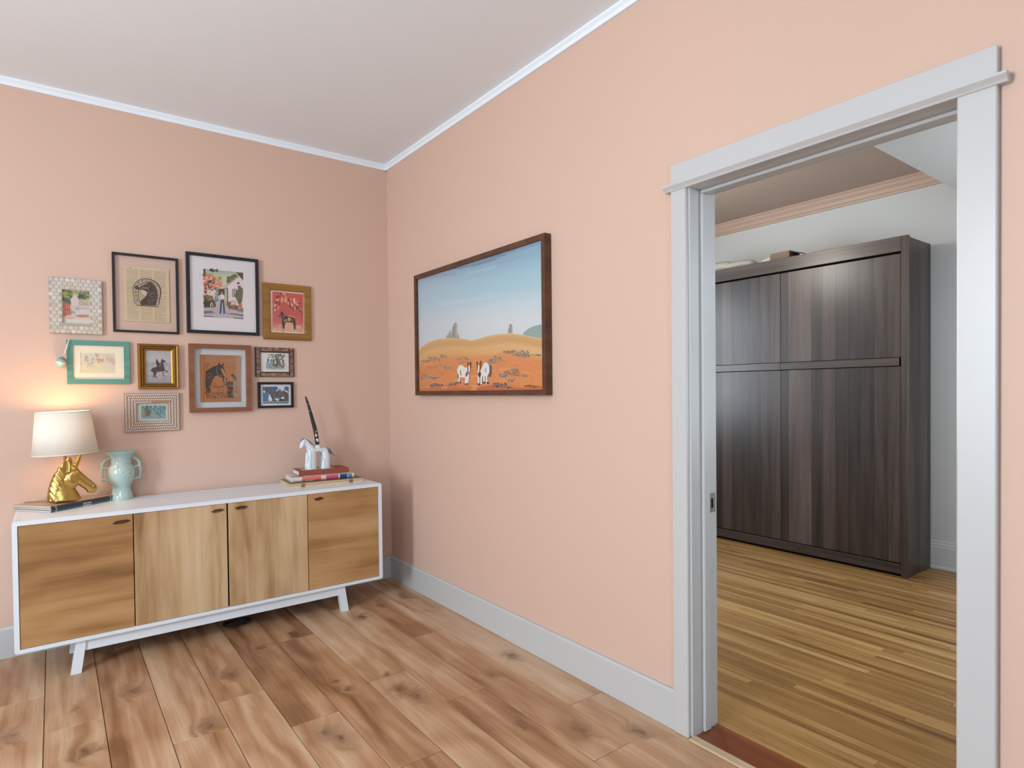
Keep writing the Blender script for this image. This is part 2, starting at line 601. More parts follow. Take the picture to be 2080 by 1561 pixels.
for ci, (x0, x1) in enumerate(cols):
    if x1 < XL + 0.02:
        continue
    x0 = max(x0, XL + 0.005)
    j0 = joint.get(ci, -((ci * 0.447) % PLEN))
    while j0 < -PLEN:
        j0 += PLEN
    ys = [-0.003]
    y = j0
    while y > YF:
        if y < -0.05:
            ys.append(y)
        y -= PLEN
    ys.append(YF + 0.003)
    for a, b in zip(ys[:-1], ys[1:]):
        g = 0.0012
        c = ((x0 + x1) / 2, (a + b) / 2, -PL / 2)
        o = box('plank', (x0 + g, b + g, -PL), (x1 - g, a - g, 0.0), 'plank', None, c, 0.0012)
        o.parent = floor
        o.location = (c[0] - floor.location.x, c[1] - floor.location.y, c[2] - floor.location.z)
        mine = [kn for kn in knots if x0 < kn[0] < x1 and b < kn[1] < a]
        for nm, i in (('knot_a', 0), ('knot_b', 1)):
            if i < len(mine):
                o[nm] = (mine[i][0] - c[0], mine[i][1] - c[1], mine[i][2])
            elif y < -99 or (i == 0 and (a < -2.6 or x1 < -2.1)):
                o[nm] = (random.uniform(-0.05, 0.05), random.uniform(-0.5, 0.5), 0.03)
            else:
                o[nm] = (9.0, 9.0, 0.001)

struct(cbox('ceiling', (XL, YF, H), (0, 0, H + 0.1), 'ceiling'), 'white ceiling')
struct(cbox('wall_back', (XL - 0.12, 0.0, -0.06), (WT, 0.12, H + 0.1), 'peach'), 'peach painted wall behind the sideboard')


def holed(name, axis, val, thick, u0, u1, z0, z1, holes, mat, mat2=None):
    """wall in the plane axis = val, from u0 to u1 with rectangular openings (a, b, lo, hi)"""
    us = sorted({u0, u1} | {h[0] for h in holes} | {h[1] for h in holes})
    zs = sorted({z0, z1} | {h[2] for h in holes} | {h[3] for h in holes})
    bm = bmesh.new()
    keep = {}
    for i in range(len(us) - 1):
        for j in range(len(zs) - 1):
            cu, cz = (us[i] + us[i + 1]) / 2, (zs[j] + zs[j + 1]) / 2
            keep[i, j] = not any(h[0] < cu < h[1] and h[2] < cz < h[3] for h in holes)
    def P(t, u, z):
        return (t, u, z) if axis == 0 else (u, t, z)
    cache = {}
    def V(*k):
        k = tuple(round(q, 6) for q in k)
        if k not in cache:
            cache[k] = bm.verts.new(P(*k))
        return cache[k]
    t0, t1 = val, val + thick
    for (i, j), kk in keep.items():
        if not kk:
            continue
        a, b, c, d = us[i], us[i + 1], zs[j], zs[j + 1]
        bm.faces.new([V(t0, a, c), V(t0, b, c), V(t0, b, d), V(t0, a, d)])
        f = bm.faces.new([V(t1, a, c), V(t1, b, c), V(t1, b, d), V(t1, a, d)])
        f.material_index = 1
        for di, dj, e in ((-1, 0, ((a, c), (a, d))), (1, 0, ((b, c), (b, d))), (0, -1, ((a, c), (b, c))), (0, 1, ((a, d), (b, d)))):
            if not keep.get((i + di, j + dj), False):
                (p, q), (r, s) = e
                bm.faces.new([V(t0, p, q), V(t1, p, q), V(t1, r, s), V(t0, r, s)])
    o = bm_obj(name, bm, mat)
    o.data.materials.append(M[mat2 or mat])
    return struct(o)


wr = holed('wall_right', 0, 0.0, WT, YF, 0.35, -0.06, H + 0.1, [(DY1 - 0.02, DY0 + 0.02, -0.06, DZ + 0.02)], 'peach', 'grey_wall')
wr['label'] = 'peach painted wall with the doorway'
W1 = (-2.95, -2.15, 0.75, 2.35)
holed('wall_left', 0, XL, -0.12, YF, 0.0, -0.06, H + 0.1, [W1], 'white_wall')
W2 = (-4.1, -2.3, 0.75, 2.35)
holed('wall_front', 1, YF, -0.12, XL - 0.12, WT, -0.06, H + 0.1, [W2], 'white_wall')


def window(name, axis, val, u0, u1, z0, z1, sgn, label):
    def P(t, u, z):
        return (t, u, z) if axis == 0 else (u, t, z)
    r = struct(empty(name, P(val, (u0 + u1) / 2, z0)), label)
    def bar(nm, a, b, c, d, t0, t1, mat='trim'):
        lo, hi = P(val + t0 * sgn, a, c), P(val + t1 * sgn, b, d)
        lo, hi = [min(x, y) for x, y in zip(lo, hi)], [max(x, y) for x, y in zip(lo, hi)]
        o = cbox(nm, lo, hi, mat)
        o.parent = r
        o.location = Vector(o.location) - Vector(r.location)
        return o
    w = 0.09
    bar('casing', u0 - w, u0, z0, z1 + w, -0.02, 0.0)
    bar('casing', u1, u1 + w, z0, z1 + w, -0.02, 0.0)
    bar('casing', u0, u1, z1, z1 + w, -0.02, 0.0)
    bar('sill', u0 - w, u1 + w, z0 - 0.04, z0, -0.06, 0.0)
    s = 0.045
    zm = (z0 + z1) / 2
    for a, b in ((z0, zm), (zm, z1)):
        bar('sash_stile', u0, u0 + s, a, b, 0.03, 0.07)
        bar('sash_stile', u1 - s, u1, a, b, 0.03, 0.07)
        bar('sash_rail', u0 + s, u1 - s, a, a + s, 0.03, 0.07)
        bar('sash_rail', u0 + s, u1 - s, b - s, b, 0.03, 0.07)
        bar('pane', u0 + s, u1 - s, a + s, b - s, 0.048, 0.052, 'pane')


window('window_1', 0, XL, *W1, -1, 'white sash window')
window('window_2', 1, YF, *W2, -1, 'wide white sash window')

# ceiling trim: small cove moulding, brightness put in by the lighter ceiling paint
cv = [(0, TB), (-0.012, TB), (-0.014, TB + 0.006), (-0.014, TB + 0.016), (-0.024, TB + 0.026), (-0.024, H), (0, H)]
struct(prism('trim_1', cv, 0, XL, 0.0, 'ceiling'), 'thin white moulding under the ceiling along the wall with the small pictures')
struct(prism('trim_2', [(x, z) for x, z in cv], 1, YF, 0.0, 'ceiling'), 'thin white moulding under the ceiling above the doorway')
bbp = [(0, 0.0), (-0.015, 0.0), (-0.015, 0.14), (-0.011, 0.15), (0, 0.15)]
struct(prism('baseboard_back', bbp, 0, XL, -0.0, 'trim'), 'white baseboard behind the sideboard')
struct(prism('baseboard_right', bbp, 1, DY0 + 0.072, -0.0, 'trim'), 'white baseboard between the corner and the doorway')
struct(prism('baseboard_right', bbp, 1, YF, DY1 - 0.088, 'trim'), 'white baseboard beyond the doorway')

# ------------------------------------------------------------------ doorway
door = struct(empty('door_1', (0, (DY0 + DY1) / 2, 0)), 'white painted door frame without a leaf')


def dpart(name, lo, hi, mat='trim', bevel=0.003):
    o = cbox(name, lo, hi, mat, None, bevel)
    o.parent = door
    o.location = Vector(o.location) - Vector(door.location)
    return o


OY0, OY1 = -2.418, -3.393
dpart('casing', (-0.022, DY0 + 0.006, 0.0), (0.0, OY0, 2.022))
dpart('casing', (-0.022, OY1, 0.0), (0.0, DY1 - 0.006, 2.022))
dpart('header', (-0.022, OY1, 2.03), (0.0, OY0, 2.104), bevel=0.002)
# moulded fillet under the header board
fil = [(-0.0, 2.008), (-0.026, 2.006), (-0.030, 2.012), (-0.040, 2.022), (-0.040, 2.028), (-0.0, 2.032)]
f = prism('fillet', fil, 1, OY1 - 0.022, OY0 + 0.024, 'trim')
f.parent = door
f.location = -Vector(door.location)
dpart('jamb', (-0.004, DY0, 0.0), (WT + 0.006, DY0 + 0.02, 2.01), bevel=0.002)
dpart('jamb', (-0.004, DY1 - 0.02, 0.0), (WT + 0.006, DY1, 2.01), bevel=0.002)
dpart('jamb_head', (-0.004, DY1 - 0.02, 2.01), (WT + 0.006, DY0 + 0.02, 2.03), bevel=0.002)
dpart('stop', (0.055, DY0 - 0.012, 0.004), (0.095, DY0, 1.998), bevel=0.004)
dpart('stop', (0.055, DY1, 0.004), (0.095, DY1 + 0.012, 1.998), bevel=0.004)
dpart('stop_head', (0.055, DY1, 1.998), (0.095, DY0, 2.01), bevel=0.004)
dpart('casing', (WT, DY0 + 0.006, 0.0), (WT + 0.02, OY0, 2.02))
dpart('casing', (WT, OY1, 0.0), (WT + 0.02, DY1 - 0.006, 2.02))
dpart('header', (WT, OY1, 2.02), (WT + 0.022, OY0, 2.12))
sp = dpart('strike_plate', (0.108, DY0 - 0.0016, 0.815), (0.140, DY0, 0.888), 'steel', 0.0005)
sp['label'] = 'worn steel strike plate'
h_ = box('latch_hole', (-0.0105, -0.0004, -0.020), (0.0005, 0.0004, 0.016), 'gap', sp, (0, 0, 0))
h_.location = (0, -0.0008, 0)

thr = struct(box('trim_3', (-0.034, DY1 + 0.001, 0.0), (0.006, DY0 - 0.001, 0.010), 'pale_strip', None, (-0.014, (DY0 + DY1) / 2, 0), 0.004), 'pale wooden transition strip across the doorway')
thr2 = struct(box('trim_4', (0.006, DY1 - 0.015, -0.02), (0.150, DY0 + 0.015, 0.002), 'red_strip', None, (0.08, (DY0 + DY1) / 2, 0), 0.001), 'red brown sill board in the doorway')

# ------------------------------------------------------------------ next room
NX, NY0, NY1 = 3.1, -3.75, 0.35
floor2 = struct(cbox('floor', (WT, NY0, -0.06), (NX, NY1, -0.008), 'gap'), 'worn amber strip floor of the next room')
SW = 0.0382
i = 0
x = 0.150
rb = random.Random(11)
strip_mesh = {}
while x < NX - 0.01:
    xe = min(x + SW, NX)
    y = NY1 - rb.uniform(0.0, 1.3)
    ys = [NY1] + ([y] if NY1 - y > 0.15 else [])
    while True:
        y = ys[-1] - rb.uniform(0.75, 2.0)
        if y < NY0 + 0.3:
            break
        ys.append(y)
    ys.append(NY0)
    for a, b in zip(ys[:-1], ys[1:]):
        c = ((x + xe) / 2, (a + b) / 2, -0.004)
        o = box('floorboard', (x + 0.0006, b + 0.0006, -0.008), (xe - 0.0006, a - 0.0006, 0.0), 'strip', None, c, 0.0009)
        o.parent = floor2
        o.location = Vector(c) - Vector(floor2.location)
    x = xe
struct(cbox('ceiling', (WT, NY0, 2.79), (NX, NY1, 2.9), 'beige_ceiling'), 'beige textured ceiling of the next room')
struct(cbox('wall_next_room_far', (NX, NY0, -0.06), (NX + 0.1, NY1, 2.9), 'grey_wall'), 'pale grey wall behind the dark cabinet')
W_FILL = (0.95, 2.25, 0.85, 2.3)  # opening of an unseen window, added only to let fill light in
holed('wall_next_room_front', 1, NY0, -0.12, WT, NX + 0.1, -0.06, 2.9, [W_FILL], 'grey_wall')
window('added_fill_window', 1, NY0, *W_FILL, -1, 'unseen white sash window added for fill light at the end of the next room')
W3 = (0.3, 1.4, 0.9, 2.4)
holed('wall_next_room_back', 1, NY1, 0.12, WT, NX + 0.1, -0.06, 2.9, [W3], 'grey_wall')
window('window_3', 1, NY1, *W3, 1, 'white sash window of the next room')
cr = [(NX, 2.69), (NX - 0.018, 2.69), (NX - 0.02, 2.705), (NX - 0.03, 2.712), (NX - 0.034, 2.735), (NX - 0.05, 2.752), (NX - 0.052, 2.77), (NX - 0.062, 2.776), (NX - 0.062, 2.79), (NX, 2.79)]
struct(prism('trim_5', cr, 1, NY0, NY1, 'beige_trim'), 'beige crown moulding of the next room')
bb2 = [(NX, 0.0), (NX - 0.022, 0.0), (NX - 0.022, 0.012), (NX - 0.016, 0.02), (NX - 0.016, 0.15), (NX - 0.012, 0.156), (NX - 0.012, 0.17), (NX - 0.006, 0.176), (NX - 0.006, 0.19), (NX, 0.196)]
struct(prism('baseboard_next_room', bb2, 1, NY0, NY1, 'grey_wall'), 'tall grey moulded baseboard beside the dark cabinet')
so = struct(cbox('ceiling_soffit', (WT, NY0, 2.405), (NX, -2.6, 2.79), 'trim', None, 0.002), 'white boxed-in lowered ceiling in the next room')

# wall bed cabinet
CX1, CXB = 2.67, NX - 0.03
CYR, CYL, CT = -2.222, -0.436, 2.285
cab = tag(empty('wall_bed_cabinet', (CX1, (CYR + CYL) / 2, 0)), 'tall dark walnut fold-down bed cabinet standing against the pale grey wall', 'cabinet')


def cpart(name, lo, hi, mat='walnut', bevel=0.002):
    o = cbox(name, lo, hi, mat, None, bevel)
    o.parent = cab
    o.location = Vector(o.location) - Vector(cab.location)
    return o


cpart('side_panel', (CX1 + 0.012, CYR + 0.006, 0.0), (CXB, CYR + 0.03, CT - 0.008))
cpart('side_panel', (CX1 + 0.012, CYL - 0.03, 0.0), (CXB, CYL - 0.006, CT - 0.008))
cpart('front_stile', (CX1, CYR, 0.0), (CX1 + 0.03, CYR + 0.044, CT), 'walnut_stile')
cpart('front_stile', (CX1, CYL - 0.044, 0.0), (CX1 + 0.03, CYL, CT), 'walnut_stile')
cpart('top_rail', (CX1, CYR + 0.044, 2.185), (CX1 + 0.03, CYL - 0.044, CT), 'walnut_rail')
cpart('top_panel', (CX1 + 0.03, CYR + 0.03, CT - 0.03), (CXB, CYL - 0.03, CT - 0.01))
cpart('bottom_rail', (CX1, CYR + 0.044, 0.02), (CX1 + 0.03, CYL - 0.044, 0.085), 'walnut_rail')
cpart('plinth', (CX1 + 0.012, CYR + 0.044, 0.0), (CX1 + 0.03, CYL - 0.044, 0.02), 'gap')
cpart('back_board', (CX1 + 0.045, CYR + 0.03, 0.02), (CX1 + 0.055, CYL - 0.03, CT - 0.03), 'gap')
ym = -1.329
for a, b in ((CYR + 0.048, ym - 0.0012), (ym + 0.0012, CYL - 0.048)):
    cpart('door_panel', (CX1 + 0.012, a, 1.478), (CX1 + 0.032, b, 2.172))
    cpart('door_panel', (CX1 + 0.012, a, 0.09), (CX1 + 0.032, b, 1.418))
    cpart('grip_rail', (CX1 + 0.004, a + (0.0 if a > -2 else 0.01), 1.421), (CX1 + 0.032, b, 1.476), 'walnut_rail')

# things on top of the cabinet
me = blob([[((2.80, -0.83, 2.285), (0.07, 0.05, 0.04)), ((2.82, -0.92, 2.295), (0.07, 0.06, 0.035)), ((2.82, -1.00, 2.29), (0.06, 0.04, 0.03))],
           [((2.80, -0.66, 2.30), (0.08, 0.09, 0.05)), ((2.81, -0.78, 2.30), (0.06, 0.06, 0.045))]], 0.008, 4)
o = tag(link('folded_blanket', me, paint('sage_grey_cloth', (176, 180, 170), 0.9, 0.4, 200)), 'rumpled grey-green cloth lying on top of the dark cabinet', 'blanket')
zl = min(v.co.z for v in me.vertices)
o.location.z = CT - 0.0095 - zl
cb = tag(empty('cardboard_box', (2.80, -1.28, CT - 0.0095)), 'small open cardboard carton on top of the dark cabinet with white wrap', 'box')
mcard = paint('brown_cardboard', (128, 108, 92), 0.8, 0.1, 80)
box('carton', (-0.06, -0.09, 0), (0.1, 0.07, 0.075), mcard, cb, (0, 0, 0), 0.003)
mesh_obj('flap', [(-0.06, -0.09, 0.075), (0.1, -0.09, 0.075), (0.1, -0.17, 0.045), (-0.06, -0.17, 0.045), (-0.06, -0.09, 0.079), (0.1, -0.09, 0.079), (0.1, -0.17, 0.049), (-0.06, -0.17, 0.049)],
         [(0, 1, 2, 3), (4, 7, 6, 5), (0, 4, 5, 1), (1, 5, 6, 2), (2, 6, 7, 3), (3, 7, 4, 0)], mcard, cb)
me = blob([[((0.0, 0.09, 0.03), (0.05, 0.03, 0.032)), ((0.0, 0.14, 0.024), (0.05, 0.03, 0.024)), ((0.01, 0.18, 0.02), (0.03, 0.02, 0.02))]], 0.006, 2)
zl = min(v.co.z for v in me.vertices)
link('plastic_wrap', me, paint('white_plastic_wrap', (206, 208, 206), 0.3, 0.6, 60), cb, (0, 0, -zl))

# ------------------------------------------------------------------ sideboard
SX0, SX1, SY0, SY1, SZ0, SZ1 = -2.008, -0.279, -0.455, -0.03, 0.152, 0.732
sb = tag(empty('sideboard', ((SX0 + SX1) / 2, (SY0 + SY1) / 2, 0)), 'low white sideboard with four oak doors on splayed white legs', 'sideboard')
SBL = Vector(sb.location)


def spart(o):
    o.parent = sb
    o.location = Vector(o.location) - SBL
    return o


IX0, IX1, IZ0, IZ1 = -1.989, -0.300, 0.169, 0.712


def rounded(x0, x1, z0, z1, r, n=6):
    pts = []
    for cx, cz, a0 in ((x1 - r, z1 - r, 0), (x0 + r, z1 - r, 90), (x0 + r, z0 + r, 180), (x1 - r, z0 + r, 270)):
        for k in range(n + 1):
            a = math.radians(a0 + 90 * k / n)
            pts.append((cx + r * math.cos(a), cz + r * math.sin(a)))
    return pts


outer = rounded(SX0, SX1, SZ0, SZ1, 0.013)
inner = [(IX1, IZ1)] * 7 + [(IX0, IZ1)] * 7 + [(IX0, IZ0)] * 7 + [(IX1, IZ0)] * 7
vs, fs = [], []
n = len(outer)
for y, ring in ((SY0, outer), (SY0, inner), (SY1, inner), (SY1, outer)):
    vs += [Vector((x, y, z)) - SBL for x, z in ring]
for a, b in ((0, 1), (1, 2), (2, 3), (3, 0)):
    for k in range(n):
        fs.append((a * n + k, a * n + (k + 1) % n, b * n + (k + 1) % n, b * n + k))
bm = bmesh.new()
bv = [bm.verts.new(v) for v in vs]
for f in fs:
    bm.faces.new([bv[q] for q in f])
bmesh.ops.remove_doubles(bm, verts=bm.verts, dist=1e-5)
bm_obj('body', bm, 'white_lacquer', sb)
spart(cbox('back_panel', (IX0, SY1 - 0.006, IZ0), (IX1, SY1 - 0.001, IZ1), 'white_lacquer'))
for xs in (-1.558, -1.141, -0.725):
    spart(cbox('divider', (xs - 0.008, SY0 + 0.03, IZ0), (xs + 0.008, SY1 - 0.006, IZ1), 'gap'))
ds = [(IX0, -1.5585, 'oak_h', (246, 1061), 0.072, 1), (-1.5575, -1.1435, 'oak_v', (443, 1038), 0.062, 1), (-1.1385, -0.7255, 'oak_v', (490, 1032), 0.064, -1), (-0.7245, IX1, 'oak_h', (648, 1014), 0.054, -1)]
for a, b, mt, (hx, hy), hw, sg in ds:
    d = spart(cbox('door', (a + 0.0016, SY0 + 0.003, IZ0 + 0.0016), (b - 0.0016, SY0 + 0.022, IZ1 - 0.0022), mt, None, 0.001))
    p = on(hx, hy, 1, SY0)
    c = Vector(d.location) + SBL
    bm = bmesh.new()
    k = 14
    hr = random.Random(hx)
    ring = []
    for q in range(k):
        t = 2 * PI * q / k
        rr = 1 + hr.uniform(-0.22, 0.12)
        ring.append((hw / 2 * rr * math.cos(t), 0.0095 * rr * math.sin(t) + 0.05 * (math.cos(t) * hw / 2)))
    v0 = [bm.verts.new((x, 0.0, z)) for x, z in ring]
    v1 = [bm.verts.new((x * 0.82, -0.0045 - hr.uniform(0, 0.003), z * 0.7)) for x, z in ring]
    v2 = [bm.verts.new((x * 0.55, -0.002, z * 0.35 - 0.001)) for x, z in ring]
    for q in range(k):
        w = (q + 1) % k
        bm.faces.new((v0[q], v0[w], v1[w], v1[q]))
        bm.faces.new((v1[q], v1[w], v2[w], v2[q]))
    bm.faces.new(v2)
    hd = bm_obj('handle', bm, 'bark', d)
    hd['label'] = 'dark live-edge finger grip'
    hd.location = (p.x - c.x, SY0 + 0.003 - c.y, p.z - c.z)

def leg(cx, cy, sx, sy):
    top, bot = (cx - sx * 0.022, SZ0), (cx, 0.0)
    w, dpt = 0.020, 0.019
    y0t, y0b = cy + sy * 0.0, cy
    vs = []
    for (xx, zz), yy in ((bot, y0b), (top, y0t)):
        vs += [(xx - w, yy - dpt, zz), (xx + w, yy - dpt, zz), (xx + w, yy + dpt, zz), (xx - w, yy + dpt, zz)]
    return spart(mesh_obj('leg', [Vector(v) for v in vs], [(3, 2, 1, 0), (4, 5, 6, 7), (0, 1, 5, 4), (1, 2, 6, 5), (2, 3, 7, 6), (3, 0, 4, 7)], 'white_lacquer'))


LYF, LYB = -0.4185, -0.125
for cx, sx in ((-1.792, -1), (-0.509, 1)):
    for cy, sy in ((LYF, -1), (LYB, 1)):
        leg(cx, cy, sx, sy)
for cy in (LYF, LYB):
    spart(cbox('rail', (-1.765, cy - 0.012, 0.098), (-0.535, cy + 0.012, SZ0), 'white_lacquer', None, 0.001))
# coiled black cable on the floor under the sideboard
pts = [(-1.06 + (0.07 + 0.004 * math.sin(3 * t)) * math.cos(t), -0.26 + (0.05 + 0.003 * math.cos(2 * t)) * math.sin(t), 0.0045 + 0.0016 * t) for t in [q * 0.35 for q in range(0, 36)]]
tag(tube('coiled_cable', pts, 0.0042, 'black_cord', None, (-1.06, -0.26, 0), 6), 'black cable coiled on the floor under the white sideboard', 'cable')

# ------------------------------------------------------------------ magazines under the lamp
ZT = SZ1
MA, MB_, MC = Vector((-1.871, -0.300, 0)), Vector((-1.607, -0.092, 0)), Vector((-1.978, -0.076, 0))
ex = (MB_ - MA).normalized()
mlen = (MB_ - MA).length
ey = Vector((-ex.y, ex.x, 0))
mdep = 0.235
mrz = math.atan2(ex.y, ex.x)
mz = ZT
for i, (cov, lab) in enumerate((((74, 106, 98), 'green-spined magazine at the bottom of the stack under the gold lamp'), ((40, 52, 74), 'navy-spined magazine in the middle of the stack under the gold lamp'),
                                ((70, 56, 52), 'brown-spined magazine on top of the stack right under the gold lamp'))):
    t = 0.0095
    dx = (0.0, 0.002, -0.001)[i]
    m = tag(empty('magazine', MA + ex * dx + Vector((0, 0, mz)), mrz), lab, 'magazine', 'magazines under the lamp')
    mc = flat('magazine_cover_%d' % i, cov, 0.35)
    box('pages', (0.001, 0.0015, 0.0009), (mlen - 0.001, mdep - 0.001, t - 0.0009), 'paper', m)
    box('back_cover', (0, 0.0, 0), (mlen, mdep, 0.0008), mc, m)
    fc = flat('magazine_front_%d' % i, (176, 158, 140) if i == 2 else cov, 0.3)
    box('front_cover', (0, 0.0, t - 0.0008), (mlen, mdep, t), fc, m)
    s = box('spine', (0, -0.0006, 0.0), (mlen, 0.0012, t), mc, m)
    for a, w in ((0.02, 0.008), (mlen - 0.028, 0.008)) + ((((mlen * 0.47), 0.045),) if i < 2 else ()):
        box('spine_print', (a, -0.0009, t * 0.3), (a + w, -0.0005, t * 0.72), 'white_paper', s)
    mz += t + 0.0003
MAGTOP = mz - 0.0003

# ------------------------------------------------------------------ unicorn lamp
LY = -0.195           # the plane of the head's profile, square to the line of sight
hb = on(131, 1020, 1, LY)
lamp = tag(empty('table_lamp', (hb.x, LY, MAGTOP)), 'gold unicorn head table lamp with a lit ivory tapered shade', 'lamp')
LO = Vector(lamp.location)
dzl = MAGTOP - on(131, 1021, 1, LY).z


def hp(cx, cy, dy=0.0):
    """head profile point from the enlarged crop, in the lamp's frame"""
    p = on(85 + cx / 11.56, 910 + cy / 11.56, 1, LY)
    return Vector((p.x - LO.x, dy, p.z + dzl - LO.z))


U1 = (on(132, 960, 1, LY) - on(131, 960, 1, LY)).length / 11.56   # metres per crop pixel, across
U1Z = (on(131, 959, 1, LY) - on(131, 960, 1, LY)).length / 11.56  # and up


def R3(rx, ry, rz):
    return (rx * U1, ry * U1, rz * U1Z)


ch = []
ch.append([(hp(520, 1215), R3(400, 215, 70)), (hp(500, 1110), R3(365, 195, 100)), (hp(465, 990), R3(315, 160, 120)), (hp(430, 840), R3(240, 120, 130)), (hp(440, 680), R3(180, 104, 120)), (hp(520, 560), R3(140, 104, 110))])
ch.append([(hp(670, 745), R3(190, 150, 190)), (hp(700, 785), R3(186, 150, 172))])                    # cheek
ch.append([(hp(600, 560), R3(150, 122, 120)), (hp(740, 560), R3(124, 118, 120)), (hp(800, 640), R3(124, 112, 140)), (hp(960, 785), R3(130, 94, 128)), (hp(1110, 890), R3(124, 92, 124)), (hp(1190, 945), R3(112, 88, 112))])
ch.append([(hp(1130, 985), R3(100, 76, 76)), (hp(1195, 1000), R3(84, 70, 70))])                      # lower lip
for s in (-1, 1):
    ch.append([(hp(725, 612, s * 104 * U1), R3(70, 40, 26)), (hp(835, 570, s * 92 * U1), R3(50, 36, 30))])   # brow
    ch.append([(hp(1222, 905, s * 70 * U1), R3(40, 26, 34))])                                       # nostril wing
for k, (x, y) in enumerate(((430, 545), (370, 650), (318, 760), (276, 875), (240, 990), (216, 1105))):       # mane locks
    for s in (-1, 0, 1):
        ch.append([(hp(x, y, s * 56 * U1), R3(70, 52, 96)), (hp(x + 76, y + 100, s * (82 + 14 * k) * U1), R3(48, 40, 64)), (hp(x + 126, y + 150, s * (90 + 18 * k) * U1), R3(24, 26, 40))])
me = blob(ch, 0.0018, 9)
for v in me.vertices:
    if v.co.z < 0.0004:
        v.co.z = 0.0004
head = link('unicorn_head', me, 'gold', lamp)
head['label'] = 'polished gold unicorn head'
for s in (-1, 1):
    bm = bmesh.new()
    g = bmesh.ops.create_icosphere(bm, subdivisions=2, radius=1)
    bmesh.ops.scale(bm, vec=(0.0052, 0.003, 0.0042), verts=g['verts'])
    bm_obj('eye', bm, 'gold', head, hp(790, 640, s * 108 * U1), True)
    bm = bmesh.new()
    g = bmesh.ops.create_icosphere(bm, subdivisions=2, radius=1)
    bmesh.ops.scale(bm, vec=(0.0034, 0.0016, 0.0046), verts=g['verts'])
    bm_obj('nostril', bm, 'gilt_dark', head, hp(1228, 912, s * 92 * U1), True)
# ears: hollowed leaves; horn: tapering spiral
for s, (bx, by), (tx, ty), w in ((-1, (590, 600), (565, 258), 118), (1, (640, 470), (632, 212), 92)):
    a, b = hp(bx, by, s * 104 * U1), hp(tx, ty, s * 108 * U1)
    bm = bmesh.new()
    rings = []
    for i in range(9):
        t = i / 8
        c = a.lerp(b, t)
        wd = w * U1 * (math.sin(PI * (0.12 + 0.88 * t)) ** 0.7) * (1.0 if t < 0.98 else 0.1)
        rings.append([bm.verts.new(c + Vector((wd * x, s * (0.55 * wd) * (x * x) - s * 0.001, 0)) + Vector((0, -0.003 * side, 0))) for side in (1, -1) for x in ((-1, -0.5, 0, 0.5, 1) if side == 1 else (1, 0.5, 0, -0.5, -1))])
    for i in range(8):
        for j in range(10):
            bm.faces.new((rings[i][j], rings[i][(j + 1) % 10], rings[i + 1][(j + 1) % 10], rings[i + 1][j]))
    bm.faces.new(rings[0])
    bm.faces.new(rings[-1])
    bm_obj('ear', bm, 'gold', head, (0, 0, 0), True)
bm = bmesh.new()
a, b = hp(755, 500), hp(918, 140)
ax = (b - a).normalized()
sd = Vector((0, 1, 0))
s2 = ax.cross(sd)
rings = []
for i in range(41):
    t = i / 40
    c = a.lerp(b, t)
    r0 = (82 - 50 * t) * U1 * (1 if t < 0.97 else 0.6)
    ring = []
    for j in range(20):
        th = 2 * PI * j / 20
        rr = r0 * (1 + 0.10 * math.sin(th + t * 26))
        ring.append(bm.verts.new(c + sd * rr * math.cos(th) + s2 * rr * math.sin(th)))
    rings.append(ring)
for i in range(40):
    for j in range(20):
        bm.faces.new((rings[i][j], rings[i][(j + 1) % 20], rings[i + 1][(j + 1) % 20], rings[i + 1][j]))
bm.faces.new(rings[-1])
bm.faces.new(rings[0])
bm_obj('horn', bm, 'gold', head, (0, 0, 0), True)
# stem, harp, bulb, shade
st = on(132, 935, 1, LY) - LO
st.y = 0.02
st.z += dzl
shb, sht = on(133.5, 922, 1, LY + 0.02) - LO, on(127, 836.5, 1, LY + 0.02) - LO
shb.z += dzl
sht.z += dzl
tube('stem', [(st.x, 0.02, st.z - 0.06), (st.x, 0.02, shb.z + 0.04)], 0.0052, 'brass', lamp)
tube('bulb_socket', [(st.x, 0.02, shb.z + 0.035), (st.x, 0.02, shb.z + 0.085)], [0.013, 0.015], 'brass', lamp, (0, 0, 0), 16)
pr = [(0.0, 0.0), (0.012, 0.0), (0.014, 0.01), (0.024, 0.03), (0.028, 0.045), (0.025, 0.06), (0.014, 0.07), (0.0, 0.073)]
lathe('bulb', pr, 'bulb', lamp, (st.x, 0.02, shb.z + 0.084), 20)
axs = (sht - shb)
hs = axs.length
prof = [(0.1335, 0.0), (0.1100, hs), (0.1085, hs), (0.1320, 0.0), (0.1335, 0.0)]
shade = lathe('lamp_shade', prof, 'shade', lamp, shb, 56)
shade['label'] = 'ivory tapered drum shade, lit from inside'
shade.rotation_euler = (0, -math.atan2(-(axs.x), axs.z) * 0.75, 0)
for zz, rr in ((0.002, 0.1338), (hs - 0.002, 0.1104)):
    lathe('rim', [(rr - 0.002, zz - 0.002), (rr + 0.0006, zz - 0.002), (rr + 0.0006, zz + 0.002), (rr - 0.002, zz + 0.002), (rr - 0.002, zz - 0.002)], 'cream_card', shade, (0, 0, 0), 56)
bm = bmesh.new()
for q in range(3):
    t = 2 * PI * q / 3
    tube_bm(bm, [(0, 0, hs - 0.03), (0.108 * math.cos(t), 0.108 * math.sin(t), hs - 0.01)], 0.0016, 6)
bm_obj('spider', bm, 'brass', shade, (0, 0, 0), True)
tube('shade_rod', [(st.x, 0.045, shb.z + 0.04), (st.x - 0.004, 0.05, shb.z + 0.11), (sht.x, 0.0, sht.z - 0.03)], 0.0014, 'brass', lamp)
ll = D.lights.new('lamp_light', 'POINT')
ll.energy = 2.6
ll.color = (1.0, 0.60, 0.29)
ll.shadow_soft_size = 0.03
lo_ = D.objects.new('lamp_light', ll)
COL.objects.link(lo_)
lo_.parent = lamp
